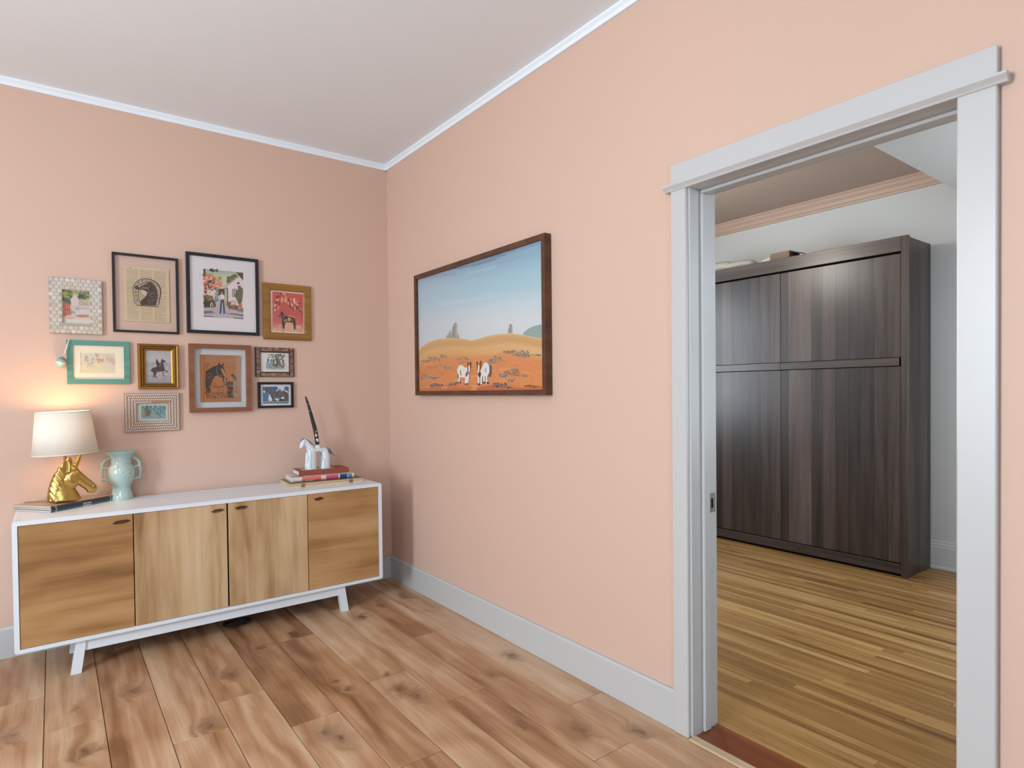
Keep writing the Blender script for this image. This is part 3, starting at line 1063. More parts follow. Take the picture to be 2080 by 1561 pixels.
lo_.location = (st.x, 0.02, shb.z + 0.175)
# cord to the back
cz = -MAGTOP + ZT
pts = smooth_path([(hp(130, 1255).x, 0.045, 0.003), (-0.090, 0.072, 0.004), (-0.122, 0.092, 0.004), (-0.150, 0.104, 0.003), (-0.166, 0.110, -0.010), (-0.170, 0.122, cz + 0.003), (-0.170, 0.140, cz + 0.003), (-0.172, 0.1645, cz + 0.003)])
tube('power_cord', pts, 0.0022, 'cord', lamp, (0, 0, 0), 6)

# ------------------------------------------------------------------ vase
VY = -0.075
vb = on(252, 1012, 1, VY)
vz = ZT - on(252, 1009, 1, VY).z
vase = tag(empty('vase', (on(195 + 710 / 13.57, 1000, 1, VY).x, VY, ZT)), 'pale celadon two-handled urn vase beside the gold lamp', 'vase')
VO = Vector(vase.location)
UV = (on(253, 960, 1, VY) - on(252, 960, 1, VY)).length / 13.57
UVZ = (on(252, 959, 1, VY) - on(252, 960, 1, VY)).length / 13.57 * 1.03


def vp(cx, cy, dy=0.0):
    return Vector(((cx - 710) * UV, dy, (1440 - cy) * UVZ))


prof = [(0, 1440), (286, 1440), (310, 1420), (316, 1370), (300, 1310), (268, 1220), (252, 1150), (262, 1080), (310, 1000), (362, 900), (386, 780), (384, 690), (360, 600), (320, 540), (292, 500), (286, 480), (292, 468), (284, 450), (284, 390), (300, 320), (346, 262), (410, 206), (444, 176), (438, 160),
        (424, 166), (376, 216), (304, 286), (262, 350), (258, 450), (300, 560), (350, 700), (330, 900), (220, 1150), (0, 1250)]
pp = [(r * UV, (1440 - y) * UVZ) for r, y in prof]
sm = [p for p in smooth_path([(r, 0, z) for r, z in pp], 3)]
body = lathe('body', [(max(p.x, 0), max(p.z, 0)) for p in sm], 'celadon', vase, (0, 0, 0), 48)
for s in (-1, 1):
    def q(x, y):
        return vp(710 + s * (710 - x), y)
    r_1 = (40 * UV, 58 * UV, 40 * UV)
    chs = [[(q(400, 330), r_1), (q(300, 380), r_1), (q(225, 440), r_1), (q(165, 490), (18 * UV, 40 * UV, 18 * UV))],
           [(q(225, 440), r_1), (q(195, 560), r_1), (q(182, 680), r_1), (q(190, 800), r_1), (q(205, 900), (26 * UV,) * 3), (q(190, 935), (16 * UV,) * 3)],
           [(q(205, 560), r_1), (q(300, 590), r_1), (q(380, 600), r_1)],
           [(q(205, 880), r_1), (q(300, 900), r_1), (q(400, 930), r_1)]]
    link('handle', blob(chs, 8 * UV, 2), 'celadon', vase)
# low relief of leaves and flowers on the belly
bm = bmesh.new()
for t, u, l_, w_ in [(0, 0, 50, 22), (60, 40, 70, 20), (110, 20, 80, 22), (150, -30, 80, 20), (-50, -20, 70, 20), (40, 110, 70, 22), (90, 120, 70, 22), (-10, 90, 50, 24), (10, -60, 46, 30), (70, -70, 40, 26), (130, 80, 70, 20)]:
    cx, cy = 760 + t, 720 + u
    an = (cx - 710) / 384
    for k in (0,):
        g = bmesh.ops.create_icosphere(bm, subdivisions=1, radius=1)
        bmesh.ops.scale(bm, vec=(w_ * UV, 6 * UV, l_ * UV * 0.6), verts=g['verts'])
        bmesh.ops.rotate(bm, cent=(0, 0, 0), matrix=Matrix.Rotation(math.radians(t * 0.5 - 20), 3, 'Y'), verts=g['verts'])
        bmesh.ops.translate(bm, vec=(384 * UV * math.sin(an), -384 * UV * math.cos(an) * 0.995, (1440 - cy) * UVZ), verts=g['verts'])
bm_obj('leaf_relief', bm, 'celadon', vase, (0, 0, 0), True)

# ------------------------------------------------------------------ box, books, horse at the other end
bA, bB = Vector((-0.780, -0.312, ZT)), Vector((-0.347, -0.340, ZT))
brz = math.atan2(bB.y - bA.y, bB.x - bA.x)
wb = tag(empty('wooden_case', bA, brz), 'flat pale wooden case with two brass clasps and a brown lid, under the books', 'case')
mpale = wood('pale_pine', [(0.3, (196, 168, 128)), (0.55, (220, 196, 160)), (0.75, (230, 210, 178))], 'X', 40, 0.8, 0.5, 0.05)
mlid = wood('greyed_brown_lid', [(0.3, (92, 66, 52)), (0.55, (122, 92, 74)), (0.75, (140, 112, 96))], 'X', 20, 1.0, 0.35, 0.05)
BW, BDP, BH = 0.434, 0.235, 0.027
box('tray', (0, 0, 0), (BW, BDP, 0.0125), mpale, wb, (0, 0, 0), 0.001)
box('lid', (0, 0, 0.0131), (BW, BDP, BH - 0.002), mpale, wb, (0, 0, 0), 0.001)
box('lid_panel', (0.004, 0.004, BH - 0.002), (BW - 0.004, BDP - 0.004, BH), mlid, wb)
for cx in (0.075, 0.358):
    bm = bmesh.new()
    add_box(bm, (cx - 0.011, -0.0016, 0.003), (cx + 0.011, 0.0, 0.010), 0.0004)
    add_box(bm, (cx - 0.011, -0.0016, 0.0145), (cx + 0.011, 0.0, 0.0215), 0.0004)
    tube_bm(bm, smooth_path([(cx - 0.008, -0.002, 0.017), (cx - 0.009, -0.003, 0.010), (cx, -0.0035, 0.0055), (cx + 0.009, -0.003, 0.010), (cx + 0.008, -0.002, 0.017)], 4), 0.0009, 6)
    bm_obj('clasp', bm, 'brass', wb)
z1 = ZT + BH
cA, cB = Vector((-0.748, -0.262, z1)), Vector((-0.384, -0.292, z1))
bk = tag(empty('picture_book', cA, math.atan2(cB.y - cA.y, cB.x - cA.x)), 'white paper-jacketed book with pink and blue spine blocks, below the red-brown book', 'book')
BL, BD2, BT = 0.366, 0.200, 0.026
box('pages', (0.004, 0.006, 0.0015), (BL - 0.004, BD2 - 0.004, BT - 0.0015), 'white_paper', bk)
mjk = flat('cream_jacket', (222, 212, 194), 0.35)
bm = bmesh.new()
arc = [(0.008 - 0.008 * math.sin(PI * q / 10), BT / 2 - BT / 2 * math.cos(PI * q / 10)) for q in range(11)]
op = [(BD2, 0.0)] + arc + [(BD2, BT)] + [(BD2, BT - 0.0015)] + [(0.008 - 0.0065 * math.sin(PI * q / 10), BT / 2 + (BT / 2 - 0.0015) * math.cos(PI * q / 10)) for q in range(11)] + [(BD2, 0.0015)]
o = prism('jacket', op, 0, 0.0, BL, mjk, bk)
for a, b, c in ((0.055, 0.165, (224, 112, 108)), (0.195, 0.268, (206, 88, 120)), (0.278, 0.322, (34, 76, 142)), (0.328, 0.352, (90, 150, 176))):
    aq = [(0.0078 - 0.0084 * math.sin(PI * q / 10), BT / 2 - BT * 0.5 * math.cos(PI * q / 10)) for q in range(1, 10)]
    op = aq + [(y + 0.0005, z) for y, z in aq[::-1]]
    prism('spine_print', op, 0, a, b, flat('jacket_ink_%d' % int(a * 1000), c, 0.3), bk)
op = [(0.0078 - 0.0088 * math.sin(PI * q / 20), BT / 2 - BT * 0.5 * math.cos(PI * q / 20)) for q in range(2, 7)]
prism('spine_print', op + [(y + 0.0005, z) for y, z in op[::-1]], 0, 0.075, 0.125, flat('jacket_ink_green', (214, 218, 190), 0.3), bk)
mesh_obj('cover_print', [(0.002, 0.03, BT + 0.0003), (0.04, 0.012, BT + 0.0003), (0.075, 0.03, BT + 0.0003), (0.07, 0.11, BT + 0.0003), (0.02, 0.12, BT + 0.0003)], [(0, 1, 2, 3, 4)], flat('jacket_ink_sage', (150, 168, 150), 0.3), bk)
z2 = z1 + BT
dA = Vector((-0.694, -0.208, z2 + 0.0004))
dB = Vector((-0.394, -0.232, z2 + 0.0004))
rb_ = tag(empty('hardback_book', dA, math.atan2(dB.y - dA.y, dB.x - dA.x)), 'red-brown hardback book under the porcelain horse, on top of the book stack', 'book')
mred = flat('red_brown_cloth', (150, 72, 52), 0.55)
RL, RD, RH = 0.301, 0.165, 0.028
box('pages', (0.003, 0.003, 0.002), (RL - 0.003, RD - 0.003, RH - 0.002), 'white_paper', rb_)
box('back_cover', (0, 0, 0), (RL, RD, 0.002), mred, rb_)
box('front_cover', (0, 0, RH - 0.002), (RL, RD, RH), mred, rb_)
box('spine', (0, -0.001, 0), (RL, 0.002, RH), mred, rb_, (0, 0, 0), 0.0008)
mesh_obj('cover_picture', [(0.028, 0.02, RH + 0.0003), (RL - 0.075, 0.02, RH + 0.0003), (RL - 0.075, RD - 0.03, RH + 0.0003), (0.028, RD - 0.03, RH + 0.0003)], [(0, 1, 2, 3)], flat('cover_photo_grey', (170, 158, 150), 0.3), rb_)
HZ = z2 + 0.0004 + RH

# porcelain horse (drawn in the plane y = HY)
HY = -0.150
hz0 = on(635, 950, 1, HY).z
horse = tag(empty('horse_figurine', (on(641, 950, 1, HY).x, HY, HZ)), 'white porcelain horse with blue brush lines standing on the red-brown book', 'figurine')
HO = Vector(horse.location)
UH = (on(641, 920, 1, HY) - on(640, 920, 1, HY)).length / 12.0


def gp(cx, cy, dy=0.0):
    p = on(570 + cx / 12.0, 870 + cy / 12.0, 1, HY)
    return Vector((p.x - HO.x, dy, p.z - hz0))


def RH3(a, b, c):
    return (a * UH, b * UH, c * UH)


ch = []
for s in (-1, 1):
    d = s * 62 * UH
    ch.append([(gp(735, 945, d), RH3(122, 62, 40)), (gp(735, 800, d), RH3(112, 58, 60)), (gp(738, 620, d), RH3(106, 58, 70)), (gp(750, 500, d * 0.8), RH3(92, 60, 70))])
    ch.append([(gp(1075, 935, d), RH3(112, 62, 40)), (gp(1080, 800, d), RH3(98, 58, 60)), (gp(1085, 640, d), RH3(86, 58, 70)), (gp(1060, 520, d * 0.8), RH3(84, 60, 70))])
ch.append([(gp(745, 505), RH3(95, 105, 78)), (gp(930, 490), RH3(90, 100, 55)), (gp(1060, 505), RH3(84, 105, 76))])
ch.append([(gp(745, 490), RH3(100, 80, 90)), (gp(680, 390), RH3(74, 62, 78)), (gp(605, 300), RH3(62, 52, 66)), (gp(575, 280), RH3(62, 50, 60))])
ch.append([(gp(570, 290), RH3(66, 54, 62)), (gp(530, 370), RH3(58, 48, 56)), (gp(505, 425), RH3(46, 42, 42))])
ch.append([(gp(905, 440), RH3(72, 66, 40)), (gp(905, 395), RH3(62, 60, 34))])
me = blob(ch, 0.0016, 4)
for v in me.vertices:
    if v.co.z < 0.0003:
        v.co.z = 0.0003
hbody = link('body', me, 'porcelain', horse)
bvh = BVHTree.FromPolygons([v.co.copy() for v in me.vertices], [tuple(p.vertices) for p in me.polygons])


def surf(cx, cy):
    p = gp(cx, cy)
    h = bvh.ray_cast(Vector((p.x, -0.3, p.z)), Vector((0, 1, 0)))
    return (h[0] - Vector((0, 0.0002, 0))) if h[0] else Vector((p.x, 0, p.z))


bm = bmesh.new()
for ln in ([(600, 330), (625, 420), (690, 480), (712, 600), (706, 760), (704, 960)], [(620, 480), (640, 620), (628, 800), (608, 950)], [(850, 600), (868, 560), (910, 540), (955, 560), (1000, 620), (1020, 740), (1038, 930)],
           [(660, 270), (740, 350), (830, 425), (980, 438), (1080, 425)], [(610, 965), (700, 975), (830, 965)], [(985, 925), (1080, 935), (1170, 920)], [(545, 350), (565, 340), (578, 348)], [(490, 430), (520, 452), (560, 440)], [(520, 290), (560, 278), (600, 300), (602, 390)]):
    sp_ = smooth_path([surf(*p) for p in ln], 4)
    tube_bm(bm, [surf_pt for surf_pt in sp_], 0.00075, 5)
bm_obj('brush_lines', bm, 'blue_line', horse, (0, 0, 0), True)
me = blob([[(gp(505, 270), RH3(20, 24, 22)), (gp(560, 228), RH3(34, 30, 20)), (gp(640, 258), RH3(36, 28, 22)), (gp(720, 325), RH3(36, 24, 24)), (gp(790, 385), RH3(22, 18, 18))]], 0.0014, 1)
mb = N('blue_and_white_brushwork')
mb.set(mb.ramp(mb.noise(mb.coord(), 160, 3, 0.6, 1.0), [(0.4, (52, 68, 108)), (0.52, (96, 112, 150)), (0.62, (206, 216, 226))]), 0.2)
link('mane', me, mb.m, horse)
link('tail', blob([[(gp(1135, 445), RH3(30, 26, 26)), (gp(1190, 520), RH3(38, 28, 44)), (gp(1250, 575), RH3(28, 22, 30)), (gp(1310, 618), RH3(10, 8, 10))]], 0.0014, 1), mb.m, horse)

hp_ = [(575, 812), (560, 700), (540, 600), (515, 510), (486, 400), (455, 290), (430, 210), (410, 152)]
pts = [on(560 + x / 6.786, 780 + y / 6.786, 1, HY) for x, y in hp_]
off = Vector((0, 0, HZ - hz0))
hr_ = tag(empty('carved_horn', pts[0] + off), 'slim curved dark horn with white pearl inlay rising from the porcelain horse', 'horn')
UX = (on(641, 860, 1, HY) - on(640, 860, 1, HY)).length / 6.786
rad = [28 * UX, 28 * UX, 27 * UX, 25 * UX, 22 * UX, 18 * UX, 15 * UX, 9 * UX]
base = pts[0]
path = [p - base for p in pts]
spn = smooth_path(path, 4)
rr = []
for i in range(len(spn)):
    t = i / (len(spn) - 1) * 7
    j = min(int(t), 6)
    rr.append(rad[j] + (rad[j + 1] - rad[j]) * (t - j))
tube('shaft', spn, rr, 'horn', hr_, (0, 0, 0), 14)
for (x, y, r) in ((548, 632, 9), (550, 690, 17), (563, 748, 19), (575, 768, 11), (545, 665, 8)):
    p = on(560 + x / 6.786, 780 + y / 6.786, 1, HY) - base
    bm = bmesh.new()
    g = bmesh.ops.create_icosphere(bm, subdivisions=2, radius=1)
    bmesh.ops.scale(bm, vec=(r * UX, 0.0016, r * UX), verts=g['verts'])
    bm_obj('inlay', bm, 'pearl', hr_, (p.x, -26 * UX, p.z), True)
for (x, y) in ((515, 520), (468, 350), (440, 262)):
    p = on(560 + x / 6.786, 780 + y / 6.786, 1, HY) - base
    tube('inlay_ring', [p - Vector((0.002, 0, 0)) + Vector((0.002, 0, -0.0006)), p + Vector((0, 0, 0.0006))], [23 * UX] * 2, 'pearl', hr_, (0, 0, 0), 14)

# ------------------------------------------------------------------ pictures
UB = Vector((1, 0, 0))
NB = Vector((0, -1, 0))
UR = Vector((0, -1, 0))
NR = Vector((-1, 0, 0))
Z = Vector((0, 0, 1))


class Pic:
    """a hung picture: root on the wall, parts in (u, v, out) coordinates"""
    def __init__(s, name, label, corners, depth, wall='back'):
        s.wall, s.depth = wall, depth
        s.ax, s.U, s.N = (1, UB, NB) if wall == 'back' else (0, UR, NR)
        q = [s.uv(px, py, depth) for px, py in corners]
        s.u0, s.u1 = (q[0][0] + q[3][0]) / 2, (q[1][0] + q[2][0]) / 2
        s.v1, s.v0 = (q[0][1] + q[1][1]) / 2, (q[2][1] + q[3][1]) / 2
        s.c = ((s.u0 + s.u1) / 2, (s.v0 + s.v1) / 2)
        s.root = tag(empty(name, s.U * s.c[0] + Z * s.c[1]), label, 'picture', 'pictures on the wall above the sideboard' if wall == 'back' else None)

    def uv(s, px, py, d):
        p = on(px, py, s.ax, -d)
        return (p.x, p.z) if s.ax == 1 else (-p.y, p.z)

    def P(s, u, v, d):
        return s.U * (u - s.c[0]) + Z * (v - s.c[1]) + s.N * d

    def ring(s, name, prof, mat, rect=None, parent=None):
        u0, u1, v0, v1 = rect or (s.u0, s.u1, s.v0, s.v1)
        bm = bmesh.new()
        vv = []
        for i, d in prof:
            vv.append([bm.verts.new(s.P(u, v, d)) for u, v in ((u0 + i, v0 + i), (u1 - i, v0 + i), (u1 - i, v1 - i), (u0 + i, v1 - i))])
        n = len(prof)
        for a in range(n):
            b = (a + 1) % n
            for k in range(4):
                bm.faces.new((vv[a][k], vv[a][(k + 1) % 4], vv[b][(k + 1) % 4], vv[b][k]))
        return bm_obj(name, bm, mat, parent or s.root)

    def slab(s, name, rect, d0, d1, mat, parent=None):
        u0, u1, v0, v1 = rect
        vs = [s.P(u, v, d) for d in (d0, d1) for u, v in ((u0, v0), (u1, v0), (u1, v1), (u0, v1))]
        return mesh_obj(name, vs, [(0, 1, 2, 3), (7, 6, 5, 4), (0, 4, 5, 1), (1, 5, 6, 2), (2, 6, 7, 3), (3, 7, 4, 0)], mat, parent or s.root)

    def inset(s, i):
        return (s.u0 + i, s.u1 - i, s.v0 + i, s.v1 - i)

    def rect(s, corners, d):
        q = [s.uv(px, py, d) for px, py in corners]
        return ((q[0][0] + q[3][0]) / 2, (q[1][0] + q[2][0]) / 2, (q[2][1] + q[3][1]) / 2, (q[0][1] + q[1][1]) / 2)


class Art:
    """layers of flat colour on a sheet, drawn in photo pixels (or any crop of it)"""
    def __init__(s, pic, d, crop=(0, 0, 1.0)):
        s.p, s.d, s.k = pic, d, 0
        s.ox, s.oy, s.sc = crop
        s.v, s.f, s.c = [], [], []

    def crop(s, ox, oy, sc):
        s.ox, s.oy, s.sc = ox, oy, sc

    def _v(s, x, y, lift=True):
        u, v = s.p.uv(s.ox + x / s.sc, s.oy + y / s.sc, s.d)
        s.v.append(s.p.P(u, v, s.d + s.k * 0.000005))
        return len(s.v) - 1

    def rect(s, r, col):
        u0, u1, v0, v1 = r
        ids = []
        for u, v in ((u0, v0), (u1, v0), (u1, v1), (u0, v1)):
            s.v.append(s.p.P(u, v, s.d + s.k * 0.000005))
            ids.append(len(s.v) - 1)
        s.f.append(ids)
        s.c.append([lin(col)] * 4)
        s.k += 1

    def poly(s, pts, col):
        s.f.append([s._v(x, y) for x, y in pts])
        s.c.append([lin(col)] * len(pts))
        s.k += 1

    def blob(s, pts, col, n=4):
        P = [Vector((x, y, 0)) for x, y in pts]
        P = [P[-1]] + P + [P[0], P[1]]
        sp = smooth_path(P, n)[n:-n - 1] if False else None
        out = []
        m = len(pts)
        for i in range(m):
            a, b, c, d = (Vector((*pts[(i + q) % m], 0)) for q in (-1, 0, 1, 2))
            for j in range(n):
                t = j / n
                w = 0.5 * ((2 * b) + (c - a) * t + (2 * a - 5 * b + 4 * c - d) * t * t + (3 * b - a - 3 * c + d) * t ** 3)
                out.append((w.x, w.y))
        s.poly(out, col)

    def ell(s, cx, cy, rx, ry, col, rot=0.0, n=12):
        c, q = math.cos(rot), math.sin(rot)
        s.poly([(cx + rx * math.cos(t) * c - ry * math.sin(t) * q, cy + rx * math.cos(t) * q + ry * math.sin(t) * c) for t in [2 * PI * i / n for i in range(n)]], col)

    def line(s, pts, w, col, sm=True):
        P = [Vector((x, y, 0)) for x, y in pts]
        if sm and len(P) > 2:
            P = smooth_path(P, 4)
        L, Rr = [], []
        for i, p in enumerate(P):
            t = (P[min(i + 1, len(P) - 1)] - P[max(i - 1, 0)]).normalized()
            nn = Vector((-t.y, t.x, 0)) * (w / 2)
            L.append(p + nn)
            Rr.append(p - nn)
        for i in range(len(P) - 1):
            s.f.append([s._v(*q.xy) for q in (L[i], L[i + 1], Rr[i + 1], Rr[i])])
            s.c.append([lin(col)] * 4)
        s.k += 1

    def grid(s, q, fn, nu, nv):
        """q: tl, tr, br, bl in crop pixels; fn(a, b) -> colour"""
        idx = []
        for j in range(nv + 1):
            row = []
            for i in range(nu + 1):
                a, b = i / nu, j / nv
                x = (q[0][0] * (1 - a) + q[1][0] * a) * (1 - b) + (q[3][0] * (1 - a) + q[2][0] * a) * b
                y = (q[0][1] * (1 - a) + q[1][1] * a) * (1 - b) + (q[3][1] * (1 - a) + q[2][1] * a) * b
                row.append((s._v(x, y), lin(fn(a, b))))
            idx.append(row)
        for j in range(nv):
            for i in range(nu):
                e = (idx[j][i], idx[j][i + 1], idx[j + 1][i + 1], idx[j + 1][i])
                s.f.append([z[0] for z in e])
                s.c.append([z[1] for z in e])
        s.k += 1

    def dabs(s, n, region, size, cols, seed=1, aspect=1.0, rot=0.0):
        r = random.Random(seed)
        x0, y0, x1, y1 = region
        for i in range(n):
            z = r.uniform(size[0], size[1])
            s.ell(r.uniform(x0, x1), r.uniform(y0, y1), z, z * aspect, r.choice(cols), rot + r.uniform(-0.4, 0.4), 6)

    def build(s, name, mat='print', parent=None):
        me = D.meshes.new(name)
        me.from_pydata(s.v, [], s.f)
        at = me.color_attributes.new('Col', 'FLOAT_COLOR', 'CORNER')
        flatc = []
        for c in s.c:
            for x in c:
                flatc.extend(x)
        at.data.foreach_set('color', flatc)
        me.update()
        return link(name, me, mat, parent or s.p.root)


def lerp(a, b, t):
    t = max(0, min(1, t))
    return tuple(x + (y - x) * t for x, y in zip(a, b))


def stops(t, arr):
    for (p, c), (q, d) in zip(arr[:-1], arr[1:]):
        if t <= q:
            return lerp(c, d, (t - p) / (q - p))
    return arr[-1][1]


def bar(d, w, r=0.0):
    """plain square frame profile: w wide, d deep"""
    return [(0, 0.0), (0, d), (w, d), (w, 0.004), (w - 0.004, 0.0)]


# --- shell frame with the gatepost watercolour
p = Pic('shell_picture', 'square-edged frame of cream capiz discs around a watercolour of a gatepost and red gate', [(98, 563), (208, 570), (207, 680), (101, 676)], 0.022)
IR = p.rect([(124.5, 588), (181.5, 592), (184, 659), (127, 656)], 0.02)
bm = bmesh.new()
tw = (IR[0] - p.u0, p.u1 - IR[1], IR[2] - p.v0, p.v1 - IR[3])
for r in ((p.u0, IR[0], p.v0, p.v1), (IR[1], p.u1, p.v0, p.v1), (IR[0], IR[1], p.v0, IR[2]), (IR[0], IR[1], IR[3], p.v1)):
    lo, hi = p.P(r[0], r[2], 0.0), p.P(r[1], r[3], 0.019)
    add_box(bm, [min(a, b) for a, b in zip(lo, hi)], [max(a, b) for a, b in zip(lo, hi)])
bm_obj('frame', bm, paint('cream_grout', (170, 160, 146), 0.8, 0.2, 200), p.root)
dr = 0.0110
bm = bmesh.new()
v0 = [bm.verts.new((dr * math.cos(2 * PI * i / 9), 0, dr * math.sin(2 * PI * i / 9))) for i in range(9)]
v1 = [bm.verts.new((dr * 0.82 * math.cos(2 * PI * i / 9), -0.0012, dr * 0.82 * math.sin(2 * PI * i / 9))) for i in range(9)]
vc = bm.verts.new((0, -0.0015, 0))
for i in range(9):
    bm.faces.new((v0[i], v0[(i + 1) % 9], v1[(i + 1) % 9], v1[i]))
    bm.faces.new((v1[i], v1[(i + 1) % 9], vc))
tile = bm_obj('shell_disc', bm, 'shell', p.root)
first = True
nx = round((p.u1 - p.u0 - 1.9 * dr) / (1.94 * dr)) + 1
su = (p.u1 - p.u0 - 1.9 * dr) / (nx - 1)
nr = round((p.v1 - p.v0 - 1.9 * dr) / (1.70 * dr)) + 1
sv = (p.v1 - p.v0 - 1.9 * dr) / (nr - 1)
for row in range(nr):
    v = p.v0 + 0.95 * dr + sv * row
    for k in range(nx - row % 2):
        u = p.u0 + 0.95 * dr + su * (k + 0.5 * (row % 2))
        if IR[0] - dr * 0.5 < u < IR[1] + dr * 0.5 and IR[2] - dr * 0.5 < v < IR[3] + dr * 0.5:
            continue
        o = tile if first else tile.copy()
        if not first:
            COL.objects.link(o)
        first = False
        o.location = p.P(u, v, 0.019)
        o.rotation_euler = (0, random.uniform(0, 6), 0)
a = Art(p, 0.008, (110, 580, 17.34))
a.rect((IR[0] - 0.003, IR[1] + 0.003, IR[2] - 0.003, IR[3] + 0.003), (222, 216, 204))
a.grid([(310, 185), (1225, 225), (1235, 1270), (315, 1215)], lambda s, t: stops(t, [(0, (176, 178, 120)), (0.3, (190, 190, 140)), (0.45, (212, 196, 186)), (0.75, (220, 206, 200)), (0.85, (222, 190, 170)), (1, (226, 220, 206))]), 6, 10)
a.dabs(70, (320, 190, 620, 480), (30, 70), [(120, 132, 76), (146, 150, 82), (176, 176, 96), (86, 104, 72)], 3)
a.dabs(60, (760, 240, 1220, 470), (28, 60), [(126, 134, 80), (160, 162, 100), (190, 190, 130), (110, 118, 84)], 4)
a.dabs(26, (880, 340, 1060, 460), (18, 40), [(92, 96, 96), (70, 72, 76), (120, 122, 112)], 5)
a.blob([(310, 440), (450, 460), (580, 540), (600, 640), (500, 650), (320, 560)], (80, 100, 76))
a.poly([(320, 580), (560, 660), (580, 1020), (320, 1100)], (198, 96, 82))
for x in (360, 430, 500, 555):
    a.line([(x, 640), (x, 1060)], 26, (216, 130, 114))
    a.line([(x + 30, 640), (x + 30, 1050)], 12, (120, 52, 46))
a.line([(320, 870), (560, 850)], 22, (150, 62, 52))
a.poly([(580, 490), (740, 300), (870, 500), (850, 720), (600, 720)], (222, 200, 196))
a.poly([(560, 720), (900, 740), (900, 1050), (720, 1130), (620, 1120), (600, 900)], (206, 198, 190))
a.poly([(900, 520), (1210, 640), (1210, 720), (870, 690)], (196, 168, 150))
a.poly([(880, 820), (1220, 830), (1220, 1010), (880, 1020)], (216, 206, 204))
a.line([(900, 820), (1220, 826)], 18, (150, 138, 130))
a.dabs(30, (600, 760, 880, 1120), (14, 34), [(176, 166, 158), (188, 180, 186), (150, 142, 132), (228, 222, 216)], 6)
a.blob([(780, 1060), (1000, 1030), (1220, 1060), (1200, 1110), (900, 1130)], (196, 132, 104))
a.blob([(320, 1110), (560, 1090), (700, 1170), (560, 1190), (330, 1170)], (218, 178, 154))
a.build('print')
p.slab('glass', (IR[0] - 0.002, IR[1] + 0.002, IR[2] - 0.002, IR[3] + 0.002), 0.0105, 0.0125, 'glass')

# --- floating glass frame with the horseshoe book page
p = Pic('floating_picture', 'thin black frame with clear glass around a yellowed book page printed with a horseshoe', [(227, 511), (362, 526), (364, 680), (230, 673)], 0.018)
p.ring('frame', [(0, 0), (0, 0.018), (0.0115, 0.018), (0.0115, 0)], 'black_frame')
p.slab('glass', p.inset(0.010), 0.0075, 0.009, 'glass')
a = Art(p, 0.0055, (245, 530, 12.01))
pr_ = p.rect([(249, 539), (343, 548), (345, 657), (252, 651)], 0.0055)
a.rect(pr_, (214, 192, 156))
r = random.Random(3)
for x0, x1, y0s in ((140, 430, 0), (470, 765, 30), (800, 1095, 58)):
    for i in range(58):
        t = i / 57
        y = 190 + y0s + t * (1410 - 190)
        xx1 = x1 + t * 22 - (r.uniform(20, 140) if r.random() < 0.12 else 0)
        sl = 0.085 - 0.03 * t
        a.poly([(x0 + t * 22, y), (xx1, y + (xx1 - x0) * sl), (xx1, y + (xx1 - x0) * sl + 9), (x0 + t * 22, y + 9)], r.choice([(168, 148, 120), (158, 138, 112), (178, 158, 128)]))
        a.k -= 1
a.k += 2
INK, PAP = (66, 50, 46), (206, 186, 152)
a.blob([(395, 1085), (310, 850), (290, 680), (340, 560), (450, 460), (600, 432), (760, 455), (900, 540), (975, 660), (990, 800), (960, 950), (900, 1090)], INK)
a.blob([(405, 1080), (322, 850), (303, 680), (352, 566), (456, 474), (600, 448), (745, 470), (870, 545), (945, 660), (965, 800), (935, 950), (890, 1085)], (176, 156, 130))
a.poly([(470, 1080), (440, 880), (445, 700), (520, 590), (640, 530), (760, 540), (860, 620), (910, 740), (905, 880), (860, 1000), (850, 1090)], (200, 180, 146))
a.poly([(505, 1085), (482, 985), (545, 930), (605, 880), (648, 810), (640, 765), (600, 728), (545, 706), (500, 716), (462, 708), (432, 722), (408, 700), (380, 690), (356, 690), (344, 672), (352, 660), (334, 648), (338, 622), (368, 606), (410, 600), (455, 590), (500, 566), (560, 542), (620, 530), (668, 528), (690, 496), (706, 512), (738, 478), (752, 530), (800, 560), (858, 636), (896, 730), (908, 830), (902, 920), (880, 1000), (862, 1092)], INK)
a.poly([(420, 612), (470, 598), (540, 566), (620, 548), (660, 556), (600, 580), (520, 606), (470, 640), (430, 640)], (186, 166, 136))
a.poly([(480, 660), (560, 636), (640, 640), (690, 670), (640, 690), (560, 684), (500, 690)], (132, 110, 94))
a.ell(588, 584, 22, 11, INK)
a.ell(372, 634, 12, 9, (186, 166, 136))
a.line([(445, 600), (455, 700)], 9, (176, 156, 128))
a.line([(690, 560), (700, 650), (660, 720)], 9, (150, 130, 108))
a.line([(700, 520), (726, 500), (732, 540)], 10, (150, 130, 108))
for k in range(9):
    a.line([(760 + 12 * k, 560 + 52 * k), (840 + 6 * k, 590 + 50 * k)], 9, (126, 106, 90))
    a.line([(700 - 8 * k, 760 + 34 * k), (800, 770 + 34 * k)], 7, (110, 90, 80))
a.poly([(500, 735), (560, 735), (655, 775), (620, 840), (560, 860)], PAP)
a.line([(465, 750), (520, 840), (600, 870)], 12, INK)
a.line([(440, 690), (440, 880), (500, 1090)], 14, INK)
a.line([(470, 870), (560, 920)], 10, INK)
a.dabs(34, (660, 760, 900, 1060), (8, 24), [(150, 130, 110), (110, 90, 80), (174, 154, 128)], 8, 0.3)
for x, y in ((430, 530), (525, 488), (632, 494), (805, 530), (885, 610), (370, 760), (378, 852), (410, 960)):
    a.ell(x, y, 15, 17, INK)
a.line([(400, 1090), (930, 1125)], 16, INK)
a.line([(200, 172), (270, 178)], 8, INK)
a.build('book_page')

